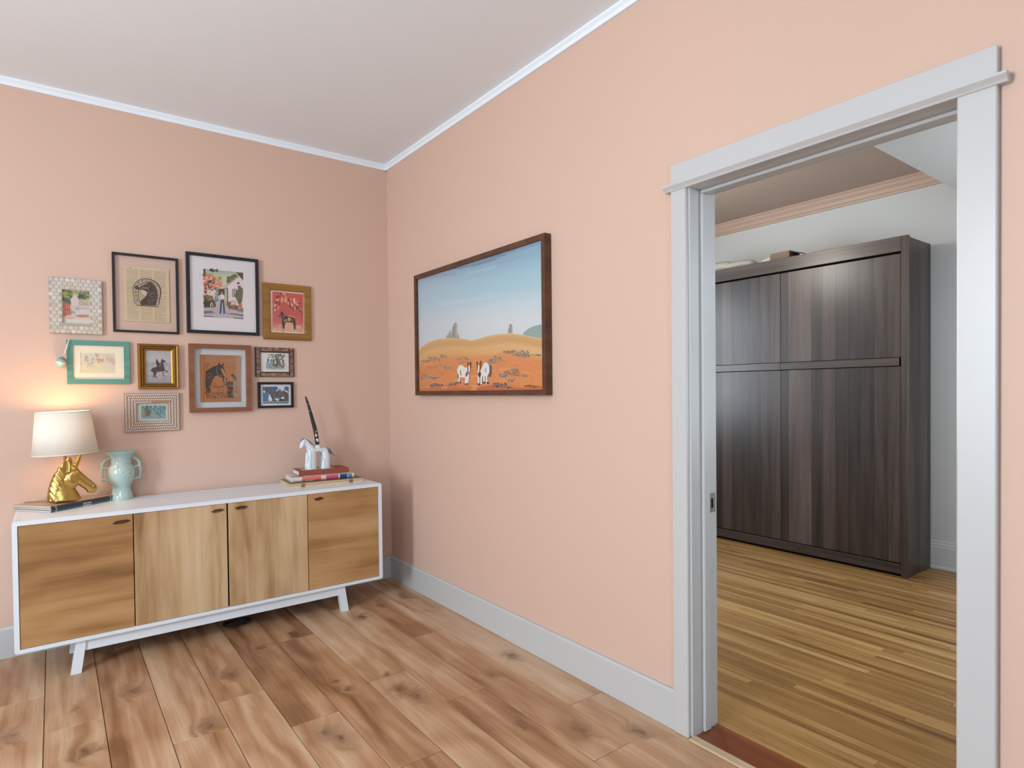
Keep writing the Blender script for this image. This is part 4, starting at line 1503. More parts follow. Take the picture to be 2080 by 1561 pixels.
# --- large black frame with the house picture
p = Pic('matted_picture', 'large blue-black frame with white mat around a picture of a person outside a cottage', [(378, 510), (526, 528), (526, 682), (380, 676)], 0.024)
p.ring('frame', bar(0.024, 0.0175), 'navy_frame')
p.slab('backing', p.inset(0.015), 0.001, 0.012, 'white_paper')
p.slab('glass', p.inset(0.0172), 0.0165, 0.018, 'glass')
a = Art(p, 0.0125, (405, 540, 13.01))
a.rect(p.inset(0.016), (226, 220, 220))
a.grid([(105, 80), (1155, 185), (1160, 1415), (115, 1350)], lambda s, t: stops(t, [(0, (160, 172, 150)), (0.12, (196, 200, 176)), (0.3, (216, 208, 190)), (0.5, (206, 192, 176)), (0.8, (190, 176, 176)), (1, (186, 180, 186))]), 6, 10)
a.dabs(30, (120, 200, 340, 380), (30, 70), [(186, 160, 96), (150, 140, 80), (206, 180, 120)], 21)
a.dabs(26, (330, 320, 560, 470), (24, 60), [(196, 190, 120), (206, 196, 140), (150, 148, 100)], 22)
a.dabs(22, (240, 90, 480, 150), (16, 30), [(56, 62, 50), (80, 88, 66)], 23)
a.poly([(105, 80), (160, 86), (150, 300), (108, 290)], (70, 56, 56))
a.blob([(720, 470), (740, 310), (800, 290), (900, 230), (1000, 250), (1010, 330), (840, 420)], (96, 110, 62))
a.dabs(30, (740, 300, 960, 420), (14, 34), [(60, 76, 46), (120, 128, 72), (84, 98, 56)], 24)
a.poly([(970, 175), (1155, 190), (1157, 390), (1050, 270)], (66, 58, 58))
a.poly([(690, 550), (1045, 270), (1155, 400), (1158, 1100), (760, 1000), (750, 590)], (226, 212, 210))
a.poly([(570, 530), (700, 525), (1040, 255), (1062, 285), (720, 560), (570, 575)], (206, 188, 164))
a.line([(690, 545), (1040, 278)], 12, (120, 104, 88))
a.poly([(420, 590), (500, 590), (500, 940), (420, 950)], (84, 120, 128))
a.poly([(440, 600), (480, 600), (470, 900), (440, 920)], (150, 176, 180))
a.poly([(510, 610), (665, 610), (665, 800), (510, 800)], (84, 60, 60))
a.poly([(665, 580), (755, 580), (768, 980), (680, 960)], (90, 118, 122))
a.poly([(670, 600), (715, 600), (735, 960), (690, 950)], (196, 190, 160))
a.ell(1028, 466, 36, 34, (80, 72, 84))
for i in range(3):
    for j in range(4):
        a.poly([(868 + i * 44, 615 + j * 56), (898 + i * 44, 617 + j * 56), (898 + i * 44, 660 + j * 56), (868 + i * 44, 658 + j * 56)], (74, 72, 70))
        a.k -= 1
a.k += 1
for x, y0, y1, w in ((1055, 530, 1010, 74), (990, 650, 960, 60), (1110, 580, 1000, 66), (950, 740, 900, 44), (1140, 640, 980, 36)):
    a.line([(x, y0), (x + (1060 - x) * 0.15, (y0 + y1) / 2), (1060 + (x - 1060) * 0.45, y1)], w, (86, 92, 70))
    a.line([(x + 10, y0 + 20), (1066 + (x - 1060) * 0.45, y1)], 8, (130, 134, 104))
a.poly([(1030, 1010), (1130, 1020), (1118, 1110), (1045, 1105)], (196, 106, 70))
a.dabs(80, (110, 300, 420, 720), (20, 48), [(222, 130, 104), (228, 150, 120), (214, 108, 90), (232, 176, 150), (206, 90, 90)], 25)
a.dabs(40, (330, 380, 580, 560), (18, 40), [(226, 148, 116), (232, 170, 140), (216, 124, 96)], 26)
a.dabs(34, (150, 380, 460, 700), (14, 34), [(62, 56, 50), (80, 70, 60), (54, 60, 48)], 27)
a.dabs(24, (200, 640, 420, 840), (18, 40), [(222, 214, 196), (206, 206, 186), (232, 224, 214)], 28)
a.poly([(115, 810), (350, 850), (370, 1100), (120, 1110)], (70, 58, 50))
a.dabs(30, (120, 790, 340, 920), (16, 36), [(150, 104, 70), (120, 84, 56), (176, 126, 90)], 29)
a.dabs(26, (120, 930, 340, 1090), (16, 36), [(44, 44, 42), (66, 62, 56), (90, 78, 64)], 30)
a.poly([(340, 860), (420, 950), (440, 1080), (360, 1110), (300, 1080)], (104, 84, 66))
a.line([(320, 960), (285, 1090)], 22, (222, 214, 196))
a.line([(345, 1000), (350, 1095)], 18, (206, 196, 176))
a.ell(400, 1060, 36, 36, (120, 76, 70))
a.ell(880, 1000, 96, 84, (196, 164, 152))
a.ell(880, 1010, 70, 62, (216, 190, 180))
a.dabs(26, (780, 1050, 1000, 1140), (16, 40), [(120, 84, 76), (150, 104, 96), (90, 76, 76)], 31)
a.dabs(16, (720, 960, 810, 1110), (18, 34), [(140, 96, 70), (104, 76, 60)], 32)
for q in ([(120, 1200), (300, 1190), (420, 1240), (300, 1260), (120, 1270)], [(115, 1320), (300, 1330), (420, 1360), (116, 1350)], [(680, 1260), (860, 1255), (1150, 1290), (1155, 1340), (900, 1300)], [(940, 1160), (1155, 1120), (1158, 1230), (1000, 1200)], [(900, 1370), (1160, 1380), (1160, 1414), (900, 1396)]):
    a.poly(q, (128, 116, 122))
a.poly([(560, 890), (650, 890), (676, 1270), (630, 1272), (612, 1010), (600, 1010), (570, 1272), (528, 1270)], (62, 78, 104))
a.poly([(600, 980), (618, 980), (632, 1270), (575, 1270)], (176, 172, 186))
a.poly([(548, 770), (600, 760), (655, 775), (652, 895), (556, 895)], (232, 216, 204))
a.line([(552, 785), (490, 840), (545, 890)], 26, (224, 206, 194))
a.line([(652, 790), (664, 900), (672, 970)], 24, (224, 200, 184))
a.ell(592, 725, 26, 38, (216, 170, 146))
a.ell(592, 694, 32, 24, (150, 80, 54))
a.build('print')

# --- oak frame with the red picture of a painted toy horse
p = Pic('oak_picture', 'ochre oak frame around a red print of a black toy horse under a leafy branch', [(535, 573), (632, 583), (632, 693), (536, 688)], 0.02)
fw = p.rect([(549, 589), (619, 598), (619, 680), (550, 674)], 0.012)
IN = (fw[0] - p.u0)
p.ring('frame', [(0, 0), (0, 0.017), (0.003, 0.020), (IN - 0.006, 0.020), (IN, 0.014), (IN, 0.0)], 'oak_frame')
p.slab('backing', p.inset(IN - 0.004), 0.001, 0.0075, 'white_paper')
p.slab('glass', p.inset(IN - 0.002), 0.0105, 0.012, 'glass')
a = Art(p, 0.008, (545, 585, 15.61))
a.rect(p.inset(IN - 0.003), (232, 222, 214))
a.grid([(128, 108), (1105, 205), (1105, 1425), (130, 1365)], lambda s, t: stops(t, [(0, (206, 78, 70)), (0.5, (196, 82, 74)), (0.78, (206, 96, 86)), (0.88, (222, 150, 126)), (1, (226, 170, 140))]), 6, 10)
a.dabs(40, (150, 1180, 1090, 1390), (30, 80), [(226, 170, 140), (220, 148, 122), (230, 184, 154)], 41, 0.4)
a.blob([(560, 1120), (700, 1110), (770, 1130), (790, 1350), (520, 1330)], (226, 172, 144))
BR = (110, 48, 46)
a.line([(370, 130), (480, 280), (620, 390), (780, 470), (920, 560), (1040, 600)], 14, BR)
a.line([(390, 160), (370, 320), (300, 460), (200, 560)], 12, BR)
for i, (x, y, rx, ry, ro) in enumerate([(500, 200, 80, 34, 0.5), (300, 290, 70, 40, -0.6), (295, 380, 62, 32, -0.5), (435, 380, 44, 96, 0.1), (250, 470, 60, 34, -0.7), (210, 555, 44, 60, 0.3), (350, 500, 30, 60, 0.1), (550, 390, 44, 76, 0.2), (560, 295, 60, 22, 0.3), (640, 370, 52, 28, 0.6),
                                        (720, 370, 60, 24, 0.4), (690, 560, 38, 76, -0.1), (745, 540, 36, 60, -0.5), (630, 480, 24, 70, -0.3), (790, 660, 36, 56, 0.1), (835, 650, 30, 60, -0.1), (915, 640, 40, 60, -0.3), (900, 520, 80, 30, 0.6), (860, 440, 110, 20, 0.0), (1000, 500, 44, 22, -0.2),
                                        (1030, 690, 30, 46, 0.2), (1015, 740, 28, 62, -0.4), (215, 700, 30, 56, 0.3), (310, 640, 36, 52, 0.2), (255, 630, 30, 44, 0.4)]):
    a.ell(x, y, rx, ry, [(224, 150, 118), (112, 50, 52), (230, 164, 134), (226, 150, 110), (96, 52, 48)][i % 5], ro, 10)
a.blob([(800, 340), (845, 340), (838, 420), (845, 490), (810, 490), (800, 420)], (244, 214, 200))
BK = (48, 40, 44)
a.poly([(288, 912), (330, 886), (366, 858), (384, 812), (402, 780), (412, 742), (430, 762), (448, 738), (466, 790), (500, 836), (530, 866), (556, 854), (582, 890), (620, 924), (700, 934), (770, 940), (830, 968), (862, 1030), (872, 1120), (868, 1230), (858, 1322), (812, 1322), (800, 1210), (780, 1110), (700, 1094), (600, 1086), (548, 1096), (526, 1160), (516, 1230), (510, 1302), (456, 1302), (450, 1200), (438, 1100), (440, 990), (430, 930), (400, 910), (350, 922), (310, 920)], BK)
a.line([(455, 960), (490, 890), (550, 870)], 16, (206, 176, 120))
a.line([(460, 1010), (510, 1050), (520, 1090), (480, 1105)], 14, (206, 176, 120))
a.line([(360, 890), (440, 870), (450, 830)], 12, (160, 140, 120))
a.line([(420, 830), (400, 850)], 10, (160, 176, 160))
a.ell(662, 1002, 52, 50, (216, 190, 128))
a.ell(662, 1002, 20, 20, (110, 96, 70))
a.ell(560, 1030, 24, 46, (206, 150, 150), -0.5)
a.ell(760, 1030, 20, 40, (80, 92, 80))
a.line([(640, 890), (760, 905), (840, 950)], 22, (214, 150, 140))
a.build('print')

# --- teal frame
p = Pic('teal_picture', 'teal stained wooden frame with cream mat around a faint watercolour sketch', [(135, 690), (263, 695), (264, 781), (136, 780)], 0.018)
fw = p.rect([(147.5, 701), (251, 704), (252, 770.5), (148, 769.5)], 0.018)
TI = ((fw[0] - p.u0) + (p.u1 - fw[1])) / 2
p.ring('frame', bar(0.018, TI), 'teal_frame')
p.slab('backing', p.inset(TI - 0.004), 0.001, 0.0065, 'cream_card')
p.slab('glass', p.inset(TI - 0.001), 0.011, 0.0125, 'glass')
MI = p.rect([(163.5, 717), (235, 718), (235, 758.5), (164, 758)], 0.01)
mr = (p.u0 + TI - 0.003, p.u1 - TI + 0.003, p.v0 + TI - 0.003, p.v1 - TI + 0.003)
bm = bmesh.new()
for q0, q1, q2, q3 in ((mr[0], MI[0], mr[2], mr[3]), (MI[1], mr[1], mr[2], mr[3]), (MI[0], MI[1], mr[2], MI[2]), (MI[0], MI[1], MI[3], mr[3])):
    lo, hi = p.P(q0, q2, 0.007), p.P(q1, q3, 0.0095)
    add_box(bm, [min(x, y) for x, y in zip(lo, hi)], [max(x, y) for x, y in zip(lo, hi)])
bm_obj('mat', bm, 'cream_card', p.root)
a = Art(p, 0.0068, (110, 685, 13.0))
a.rect((MI[0] - 0.002, MI[1] + 0.002, MI[2] - 0.002, MI[3] + 0.002), (232, 222, 200))
a.grid([(720, 430), (1610, 445), (1610, 940), (720, 930)], lambda s, t: lerp(lerp((222, 212, 198), (222, 214, 168), t), (216, 206, 194), max(0, s - 0.6) * 2.2), 6, 4)
a.dabs(34, (740, 480, 1600, 920), (24, 70), [(219, 213, 178), (213, 213, 187), (223, 205, 181), (215, 209, 193)], 51, 0.6)
a.dabs(14, (810, 520, 900, 640), (14, 34), [(178, 173, 148), (191, 184, 158)], 52)
a.dabs(14, (840, 660, 990, 780), (14, 34), [(223, 197, 171), (213, 187, 164)], 53)
a.dabs(12, (980, 560, 1080, 780), (14, 30), [(184, 190, 174), (194, 198, 181)], 54)
a.blob([(1120, 580), (1200, 590), (1260, 620), (1290, 540), (1320, 600), (1310, 660), (1240, 650), (1180, 670), (1130, 630)], (219, 168, 133))
a.line([(1120, 575), (1240, 600), (1260, 630)], 18, (147, 133, 119))
a.line([(1150, 660), (1190, 680)], 14, (141, 125, 109))
a.dabs(12, (1100, 450, 1170, 540), (12, 30), [(191, 181, 171), (178, 172, 164)], 55)
a.dabs(16, (1380, 480, 1460, 660), (12, 28), [(191, 181, 176), (178, 168, 164), (207, 193, 181)], 56)
a.dabs(14, (1490, 560, 1600, 740), (14, 32), [(207, 183, 158), (194, 168, 148)], 57)
a.build('print')

# --- ornate gilt frame
p = Pic('gilt_picture', 'ornate gilt frame around a grey picture of a rider on a dark horse', [(280, 697), (362, 702), (364, 791), (282, 790)], 0.03)
fw = p.rect([(296, 712), (348.5, 715.5), (349, 780), (296, 778)], 0.012)
GI = ((fw[0] - p.u0) + (p.u1 - fw[1])) / 2
p.ring('frame', [(0, 0), (0, 0.026), (0.004, 0.030), (0.010, 0.0285), (0.012, 0.024), (GI * 0.55, 0.0225), (GI - 0.008, 0.019), (GI - 0.005, 0.016), (GI, 0.013), (GI, 0.0)], 'gilt')
p.ring('ornament_band', [(0.0115, 0.015), (0.0115, 0.0246), (GI * 0.55, 0.0234), (GI - 0.0082, 0.0202), (GI - 0.0082, 0.015)], 'gilt_dark')
p.ring('outer_band', [(-0.0006, 0.0), (-0.0006, 0.022), (0.0006, 0.022), (0.0006, 0.0)], 'gilt_dark')
bm = bmesh.new()
cr_ = (0.012 + GI - 0.008) / 2
for i, dd in ((cr_, 0.0240), (GI - 0.004, 0.0160)):
    step = 0.0086 if i == cr_ else 0.006
    sz = 0.0058 if i == cr_ else 0.0026
    u0, u1, v0_, v1_ = p.inset(i)
    nu, nv = max(2, int((u1 - u0) / step)), max(2, int((v1_ - v0_) / step))
    spots = [(u0 + (u1 - u0) * k / nu, w, 1) for k in range(nu + 1) for w in (v0_, v1_)] + [(w, v0_ + (v1_ - v0_) * k / nv, 0) for k in range(1, nv) for w in (u0, u1)]
    for k, (u, v, hz_) in enumerate(spots):
        g = bmesh.ops.create_icosphere(bm, subdivisions=1, radius=1)
        bmesh.ops.scale(bm, vec=(sz * (1.0 if hz_ else 0.62), sz * 0.75, sz * (0.62 if hz_ else 1.0)), verts=g['verts'])
        bmesh.ops.rotate(bm, cent=(0, 0, 0), matrix=Matrix.Rotation((0.7 if k % 2 else -0.7), 3, 'Y'), verts=g['verts'])
        bmesh.ops.translate(bm, vec=p.P(u, v, dd), verts=g['verts'])
o = bm_obj('leaf_ornament', bm, 'gilt', p.root, (0, 0, 0), True)
o['kind'] = 'stuff'
p.slab('glass', p.inset(GI - 0.001), 0.0095, 0.011, 'glass')
a = Art(p, 0.007, (275, 695, 15.61))
a.rect(p.inset(GI - 0.003), (150, 146, 148))
a.grid([(320, 270), (1150, 290), (1150, 1320), (320, 1290)], lambda s, t: stops(t, [(0, (176, 174, 174)), (0.3, (190, 186, 182)), (0.42, (160, 156, 160)), (0.6, (182, 176, 174)), (0.8, (172, 162, 162)), (1, (160, 156, 162))]), 5, 10)
r = random.Random(5)
for i in range(60):
    y = r.uniform(620, 1270)
    x = r.uniform(325, 1000)
    a.line([(x, y), (x + r.uniform(60, 200), y + r.uniform(-14, 14))], r.uniform(6, 16), r.choice([(206, 200, 196), (128, 122, 128), (150, 144, 148), (214, 208, 202)]))
DK = (66, 54, 60)
a.poly([(458, 940), (480, 900), (520, 850), (560, 818), (620, 800), (700, 796), (790, 765), (800, 690), (806, 630), (828, 568), (846, 536), (860, 545), (868, 540), (890, 572), (930, 590), (972, 622), (962, 650), (925, 645), (890, 642), (884, 700), (905, 770), (930, 830), (930, 880), (975, 905), (1022, 932), (1046, 962), (1024, 968), (975, 942), (926, 914), (880, 918), (892, 980), (905, 1040), (908, 1090), (892, 1104), (880, 1060), (866, 980), (856, 934), (760, 950), (695, 944), (672, 990), (650, 1050), (652, 1098), (690, 1130), (738, 1164), (712, 1174), (660, 1142), (618, 1108), (612, 1050), (596, 1064), (604, 1122), (576, 1112), (560, 1080), (580, 1012), (545, 960), (520, 926)], DK)
a.poly([(648, 640), (660, 596), (656, 566), (672, 544), (696, 544), (704, 568), (698, 600), (728, 622), (752, 660), (776, 700), (786, 740), (748, 760), (742, 800), (720, 800), (690, 790), (668, 730)], (54, 44, 50))
a.line([(752, 690), (800, 700), (880, 640)], 8, (40, 34, 40))
a.line([(700, 780), (720, 860), (736, 880)], 26, (50, 40, 46))
a.build('print')

# --- chestnut shadow-box frame with the old book cover
p = Pic('book_cover_picture', 'chestnut brown box frame displaying an old orange book cover with a horse head', [(385, 697), (510, 703), (511, 835), (386, 839)], 0.036)
BI = 0.0245
p.ring('frame', [(0, 0), (0, 0.036), (BI, 0.036), (BI, 0.004), (BI - 0.003, 0)], 'brown_frame')
p.slab('backing', p.inset(BI - 0.003), 0.001, 0.005, flat('pale_blue_card', (206, 212, 214), 0.8))
p.slab('glass', p.inset(BI - 0.001), 0.030, 0.0315, 'glass')
BC = p.rect([(407.5, 721), (488.5, 722.5), (487.5, 816), (406.5, 817.5)], 0.011)
bkp = p.slab('book_cover', BC, 0.0052, 0.0105, flat('orange_book_cloth', (170, 106, 56), 0.8))
a = Art(p, 0.0107, (400, 710, 13.57))
a.rect((BC[0] + 0.0005, BC[1] - 0.0005, BC[2] + 0.0005, BC[3] - 0.0005), (176, 110, 60))
a.poly([(130, 145), (215, 150), (210, 1450), (130, 1450)], (158, 92, 48))
a.line([(160, 150), (150, 1450)], 20, (190, 126, 76))
a.poly([(1075, 170), (1205, 185), (1190, 1450), (1110, 1450), (1110, 1000), (1060, 700)], (176, 132, 98))
a.poly([(1130, 1000), (1200, 1000), (1190, 1430), (1130, 1430)], (176, 116, 96))
GR = (150, 130, 130)
for i, x in enumerate((250, 300, 350, 390, 450, 500)):
    a.line([(x, 200 + (i % 2) * 20), (x, 340)], 26, GR)
a.line([(650, 270), (650, 330), (700, 330), (720, 270)], 18, GR)
for x in (820, 880, 940, 990, 1045):
    a.line([(x, 260), (x + 4, 340)], 34 if x < 900 else 22, GR)
a.line([(830, 300), (1080, 300)], 20, GR)
a.line([(840, 460), (850, 500)], 24, (126, 96, 88))
for x in (900, 950, 990, 1030, 1065):
    a.line([(x, 466), (x, 500)], 16, (126, 96, 88))
INK = (40, 34, 40)
a.poly([(236, 612), (300, 566), (380, 512), (470, 470), (540, 448), (582, 440), (590, 400), (612, 352), (630, 390), (640, 428), (690, 432), (716, 396), (742, 376), (736, 430), (722, 466), (748, 520), (768, 600), (800, 690), (836, 786), (832, 832), (812, 858), (790, 862), (784, 900), (800, 990), (770, 1006), (750, 960), (722, 866), (700, 776), (650, 760), (596, 732), (540, 716), (494, 752), (452, 812), (404, 890), (380, 960), (362, 1040), (300, 1058), (232, 1062)], INK)
a.blob([(660, 540), (720, 550), (800, 720), (830, 790), (790, 790), (720, 680)], (186, 122, 76))
a.line([(560, 480), (540, 600), (600, 700), (720, 720)], 14, (140, 110, 96))
a.poly([(740, 780), (790, 800), (800, 980), (770, 990)], (160, 126, 100))
a.dabs(50, (235, 620, 440, 1040), (8, 26), [(120, 84, 60), (76, 56, 50), (150, 100, 64)], 61, 0.4)
a.blob([(950, 730), (1000, 690), (1060, 730), (1100, 800), (1070, 860), (1010, 850), (990, 780)], (84, 92, 92))
a.ell(975, 720, 36, 34, (44, 38, 40))
a.blob([(900, 790), (960, 780), (1000, 840), (960, 890), (910, 860)], (190, 122, 72))
a.poly([(790, 890), (1010, 880), (1010, 1000), (800, 1020)], (90, 70, 60))
a.line([(800, 910), (1000, 900)], 14, (44, 36, 38))
a.line([(800, 960), (990, 950)], 12, (44, 36, 38))
a.poly([(830, 1030), (1000, 1020), (1010, 1340), (840, 1330)], (64, 48, 44))
a.poly([(1000, 880), (1110, 880), (1115, 1330), (1010, 1340)], (156, 130, 100))
a.dabs(60, (1000, 1000, 1110, 1330), (6, 18), [(110, 84, 66), (176, 150, 116)], 62)
a.dabs(30, (840, 1040, 1000, 1330), (10, 26), [(130, 90, 64), (44, 36, 36)], 63)
a.line([(390, 980), (560, 1050), (760, 1010)], 12, INK)
a.line([(450, 1050), (600, 1040), (760, 1000)], 10, INK)
a.line([(420, 900), (500, 960), (570, 1010)], 10, INK)
a.line([(600, 1090), (600, 1220)], 12, (96, 62, 44))
a.line([(680, 1220), (740, 1090)], 12, (96, 62, 44))
a.dabs(150, (235, 1190, 830, 1350), (6, 24), [(70, 46, 38), (110, 72, 48), (90, 58, 42), (150, 96, 60)], 64, 0.5)
a.dabs(40, (235, 1060, 380, 1220), (8, 24), [(64, 42, 38), (96, 62, 46)], 65)
a.line([(260, 400), (240, 420), (290, 440), (330, 390), (280, 380)], 12, (90, 56, 40))
a.line([(260, 460), (260, 560)], 12, (90, 56, 40))
a.build('print', parent=bkp)

# --- bamboo frame
p = Pic('bamboo_picture', 'small frame of dark bamboo slats around a little green country scene', [(519, 705), (598, 708), (598, 766), (519, 766)], 0.018)
fw = p.rect([(529, 715.5), (587, 718), (587.5, 756), (529.5, 756)], 0.012)
KI = ((fw[0] - p.u0) + (p.u1 - fw[1])) / 2
p.ring('frame', [(0, 0), (0, 0.012), (0.002, 0.013), (KI, 0.013), (KI, 0.0)], 'dark_brown')
bmx = bmesh.new()
add_box(bmx, (-0.0105, -0.0035, -0.0033), (0.0105, 0.0015, 0.0033), 0.0012, 2)
slat = bm_obj('slat', bmx, 'bamboo', p.root)
firsts = [True]


def put(u, v, rot, sx=1.0):
    o = slat if firsts[0] else slat.copy()
    if not firsts[0]:
        COL.objects.link(o)
    firsts[0] = False
    o.location = p.P(u, v, 0.0145)
    o.rotation_euler = (0, rot, 0)


nv = 22
for k in range(nv):
    v = p.v0 + 0.005 + (p.v1 - p.v0 - 0.010) * k / (nv - 1)
    put(p.u0 + 0.0165, v, 0)
    put(p.u1 - 0.0165, v, 0)
for k in range(8):
    u = p.u0 + 0.043 + (p.u1 - p.u0 - 0.086) * k / 7
    for w in (p.v0 + 0.0055, p.v0 + 0.0125, p.v0 + 0.0195):
        put(u, w, 0.0)
    for w in (p.v1 - 0.0055, p.v1 - 0.0125, p.v1 - 0.0195):
        put(u, w, 0.0)
p.slab('glass', p.inset(KI - 0.001), 0.0085, 0.010, 'glass')
a = Art(p, 0.006, (515, 700, 11.57))
a.rect(p.inset(KI - 0.002), (226, 220, 210))
a.dabs(50, (340, 230, 730, 310), (12, 32), [(126, 132, 100), (96, 104, 80), (160, 164, 130)], 71, 0.6)
a.poly([(300, 480), (720, 470), (710, 580), (310, 580)], (166, 176, 156))
a.dabs(70, (310, 330, 720, 540), (12, 34), [(120, 130, 116), (96, 100, 92), (150, 160, 150), (140, 128, 110), (110, 140, 156)], 72)
a.dabs(24, (300, 430, 420, 530), (10, 28), [(126, 160, 186), (150, 176, 196)], 73)
a.dabs(16, (540, 400, 640, 500), (10, 26), [(150, 104, 84), (130, 90, 76)], 74)
a.line([(545, 330), (545, 520)], 28, (86, 72, 64))
a.line([(470, 330), (480, 520)], 22, (96, 90, 80))
a.dabs(26, (310, 520, 720, 580), (12, 30), [(136, 152, 124), (160, 172, 146)], 75, 0.4)
a.build('print')

# --- small black frame with the horse on blue
p = Pic('small_black_picture', 'small black frame around a picture of a brown horse against a blue sky', [(524, 776), (596, 777), (597, 828), (525, 830)], 0.018)
fw = p.rect([(529.5, 781.5), (591.5, 782), (592, 823.5), (530.5, 824.5)], 0.012)
LI = ((fw[0] - p.u0) + (p.u1 - fw[1])) / 2
p.ring('frame', bar(0.018, LI), 'black_frame')
p.slab('backing', p.inset(LI - 0.002), 0.001, 0.0065, 'white_paper')
p.slab('glass', p.inset(LI - 0.0005), 0.011, 0.0125, 'glass')
a = Art(p, 0.007, (515, 700, 11.57))
a.rect(p.inset(LI - 0.001), (222, 230, 238))
a.poly([(208, 995), (830, 990), (828, 1390), (225, 1395)], (66, 112, 156))
a.poly([(330, 1010), (560, 1000), (575, 1030), (530, 1100), (400, 1060)], (56, 86, 132))
a.blob([(560, 985), (740, 985), (715, 1060), (700, 1100), (540, 1110), (530, 1080), (580, 1040)], (216, 220, 230))
a.poly([(720, 1000), (830, 992), (830, 1150), (740, 1100)], (70, 88, 130))
a.poly([(222, 1330), (830, 1300), (828, 1392), (226, 1392)], (70, 76, 72))
HB = (90, 76, 74)
a.poly([(240, 1094), (262, 1056), (276, 1014), (300, 1000), (330, 1006), (362, 1030), (400, 1066), (450, 1096), (520, 1112), (620, 1112), (690, 1090), (740, 1086), (790, 1116), (820, 1170), (828, 1250), (828, 1340), (800, 1372), (770, 1340), (752, 1280), (700, 1240), (640, 1236), (560, 1252), (500, 1262), (480, 1340), (448, 1350), (440, 1280), (400, 1220), (372, 1160), (330, 1110), (300, 1104), (276, 1130), (248, 1128)], HB)
a.dabs(30, (450, 1110, 800, 1240), (14, 40), [(110, 96, 92), (80, 66, 64), (100, 90, 96)], 81, 2.2)
a.blob([(225, 1100), (265, 1090), (275, 1130), (240, 1140)], (214, 222, 232))
a.line([(730, 1085), (790, 1110), (815, 1140)], 26, (222, 226, 232))
a.blob([(350, 1250), (380, 1210), (430, 1270), (420, 1330), (360, 1320)], (226, 228, 226))
a.blob([(365, 1200), (380, 1170), (398, 1200), (380, 1220)], (226, 228, 226))
a.blob([(500, 1270), (620, 1280), (690, 1230), (720, 1270), (660, 1300), (580, 1330), (520, 1300)], (232, 232, 230))
a.blob([(590, 1310), (630, 1275), (700, 1290), (680, 1330), (600, 1335)], (44, 44, 46))
for y in (1345, 1372):
    a.line([(225, y), (828, y - 4)], 8, (200, 206, 210))
for x in (300, 376, 460, 540, 610, 690):
    a.line([(x, 1335), (x, 1390)], 7, (200, 206, 210))
a.build('print')

# --- bead inlaid frame
p = Pic('bead_picture', 'frame inlaid with rows of tiny white beads around a small blue-green scene', [(253, 799), (365, 800), (365, 876), (253, 877)], 0.02)
fw = p.rect([(277.5, 820), (341, 821), (342, 856), (278, 857)], 0.012)
EU, EV = ((fw[0] - p.u0) + (p.u1 - fw[1])) / 2, ((fw[2] - p.v0) + (p.v1 - fw[3])) / 2
bm = bmesh.new()
ir = (p.u0 + EU, p.u1 - EU, p.v0 + EV, p.v1 - EV)
for q0, q1, q2, q3 in ((p.u0, ir[0], p.v0, p.v1), (ir[1], p.u1, p.v0, p.v1), (ir[0], ir[1], p.v0, ir[2]), (ir[0], ir[1], ir[3], p.v1)):
    lo, hi = p.P(q0, q2, 0.0), p.P(q1, q3, 0.017)
    add_box(bm, [min(x, y) for x, y in zip(lo, hi)], [max(x, y) for x, y in zip(lo, hi)])
bm_obj('frame', bm, flat('tan_resin', (160, 124, 96), 0.6), p.root)
bm = bmesh.new()
rows = 4


def bead(u, v, horiz):
    g = bmesh.ops.create_icosphere(bm, subdivisions=1, radius=1)
    a_, b_ = 0.0053, 0.0034
    bmesh.ops.scale(bm, vec=(a_ if horiz else b_, 0.0024, b_ if horiz else a_), verts=g['verts'])
    bmesh.ops.translate(bm, vec=p.P(u, v, 0.0172), verts=g['verts'])


for k in range(rows):
    f = (k + 0.5) / rows
    iu, iv = EU * f, EV * f
    u0, u1, v0_, v1_ = p.u0 + iu, p.u1 - iu, p.v0 + iv, p.v1 - iv
    nu = int((u1 - u0) / 0.0088)
    for i in range(nu + 1):
        for w in (v0_, v1_):
            if w == v1_ and k == 3 and i > nu * 0.45:
                continue      # the lost beads
            bead(u0 + (u1 - u0) * i / nu, w, False)
    nv = int((v1_ - v0_) / 0.0088)
    for i in range(1, nv):
        for w in (u0, u1):
            bead(w, v0_ + (v1_ - v0_) * i / nv, True)
o = bm_obj('bead_inlay', bm, 'pearl', p.root, (0, 0, 0), True)
o['kind'] = 'stuff'
p.slab('glass', ir, 0.0100, 0.0115, 'glass')
a = Art(p, 0.006, (250, 795, 17.33))
a.rect((ir[0] - 0.001, ir[1] + 0.001, ir[2] - 0.001, ir[3] + 0.001), (206, 206, 196))
a.poly([(630, 520), (1500, 510), (1500, 970), (630, 965)], (140, 166, 166))
a.dabs(90, (650, 540, 1480, 760), (20, 54), [(96, 134, 136), (120, 158, 156), (74, 104, 104), (156, 180, 168), (110, 140, 120)], 91)
a.dabs(40, (1200, 560, 1490, 940), (18, 48), [(84, 120, 132), (100, 140, 152), (120, 156, 166)], 92)
a.dabs(30, (900, 850, 1480, 950), (20, 46), [(160, 176, 186), (150, 170, 176), (120, 156, 166)], 93, 0.5)
a.blob([(770, 700), (900, 650), (960, 760), (930, 850), (860, 900), (800, 880)], (126, 104, 88))
a.blob([(880, 700), (930, 690), (950, 840), (900, 850)], (110, 96, 70))
a.dabs(26, (650, 640, 760, 920), (18, 40), [(150, 164, 136), (136, 156, 132)], 94)
a.build('print')

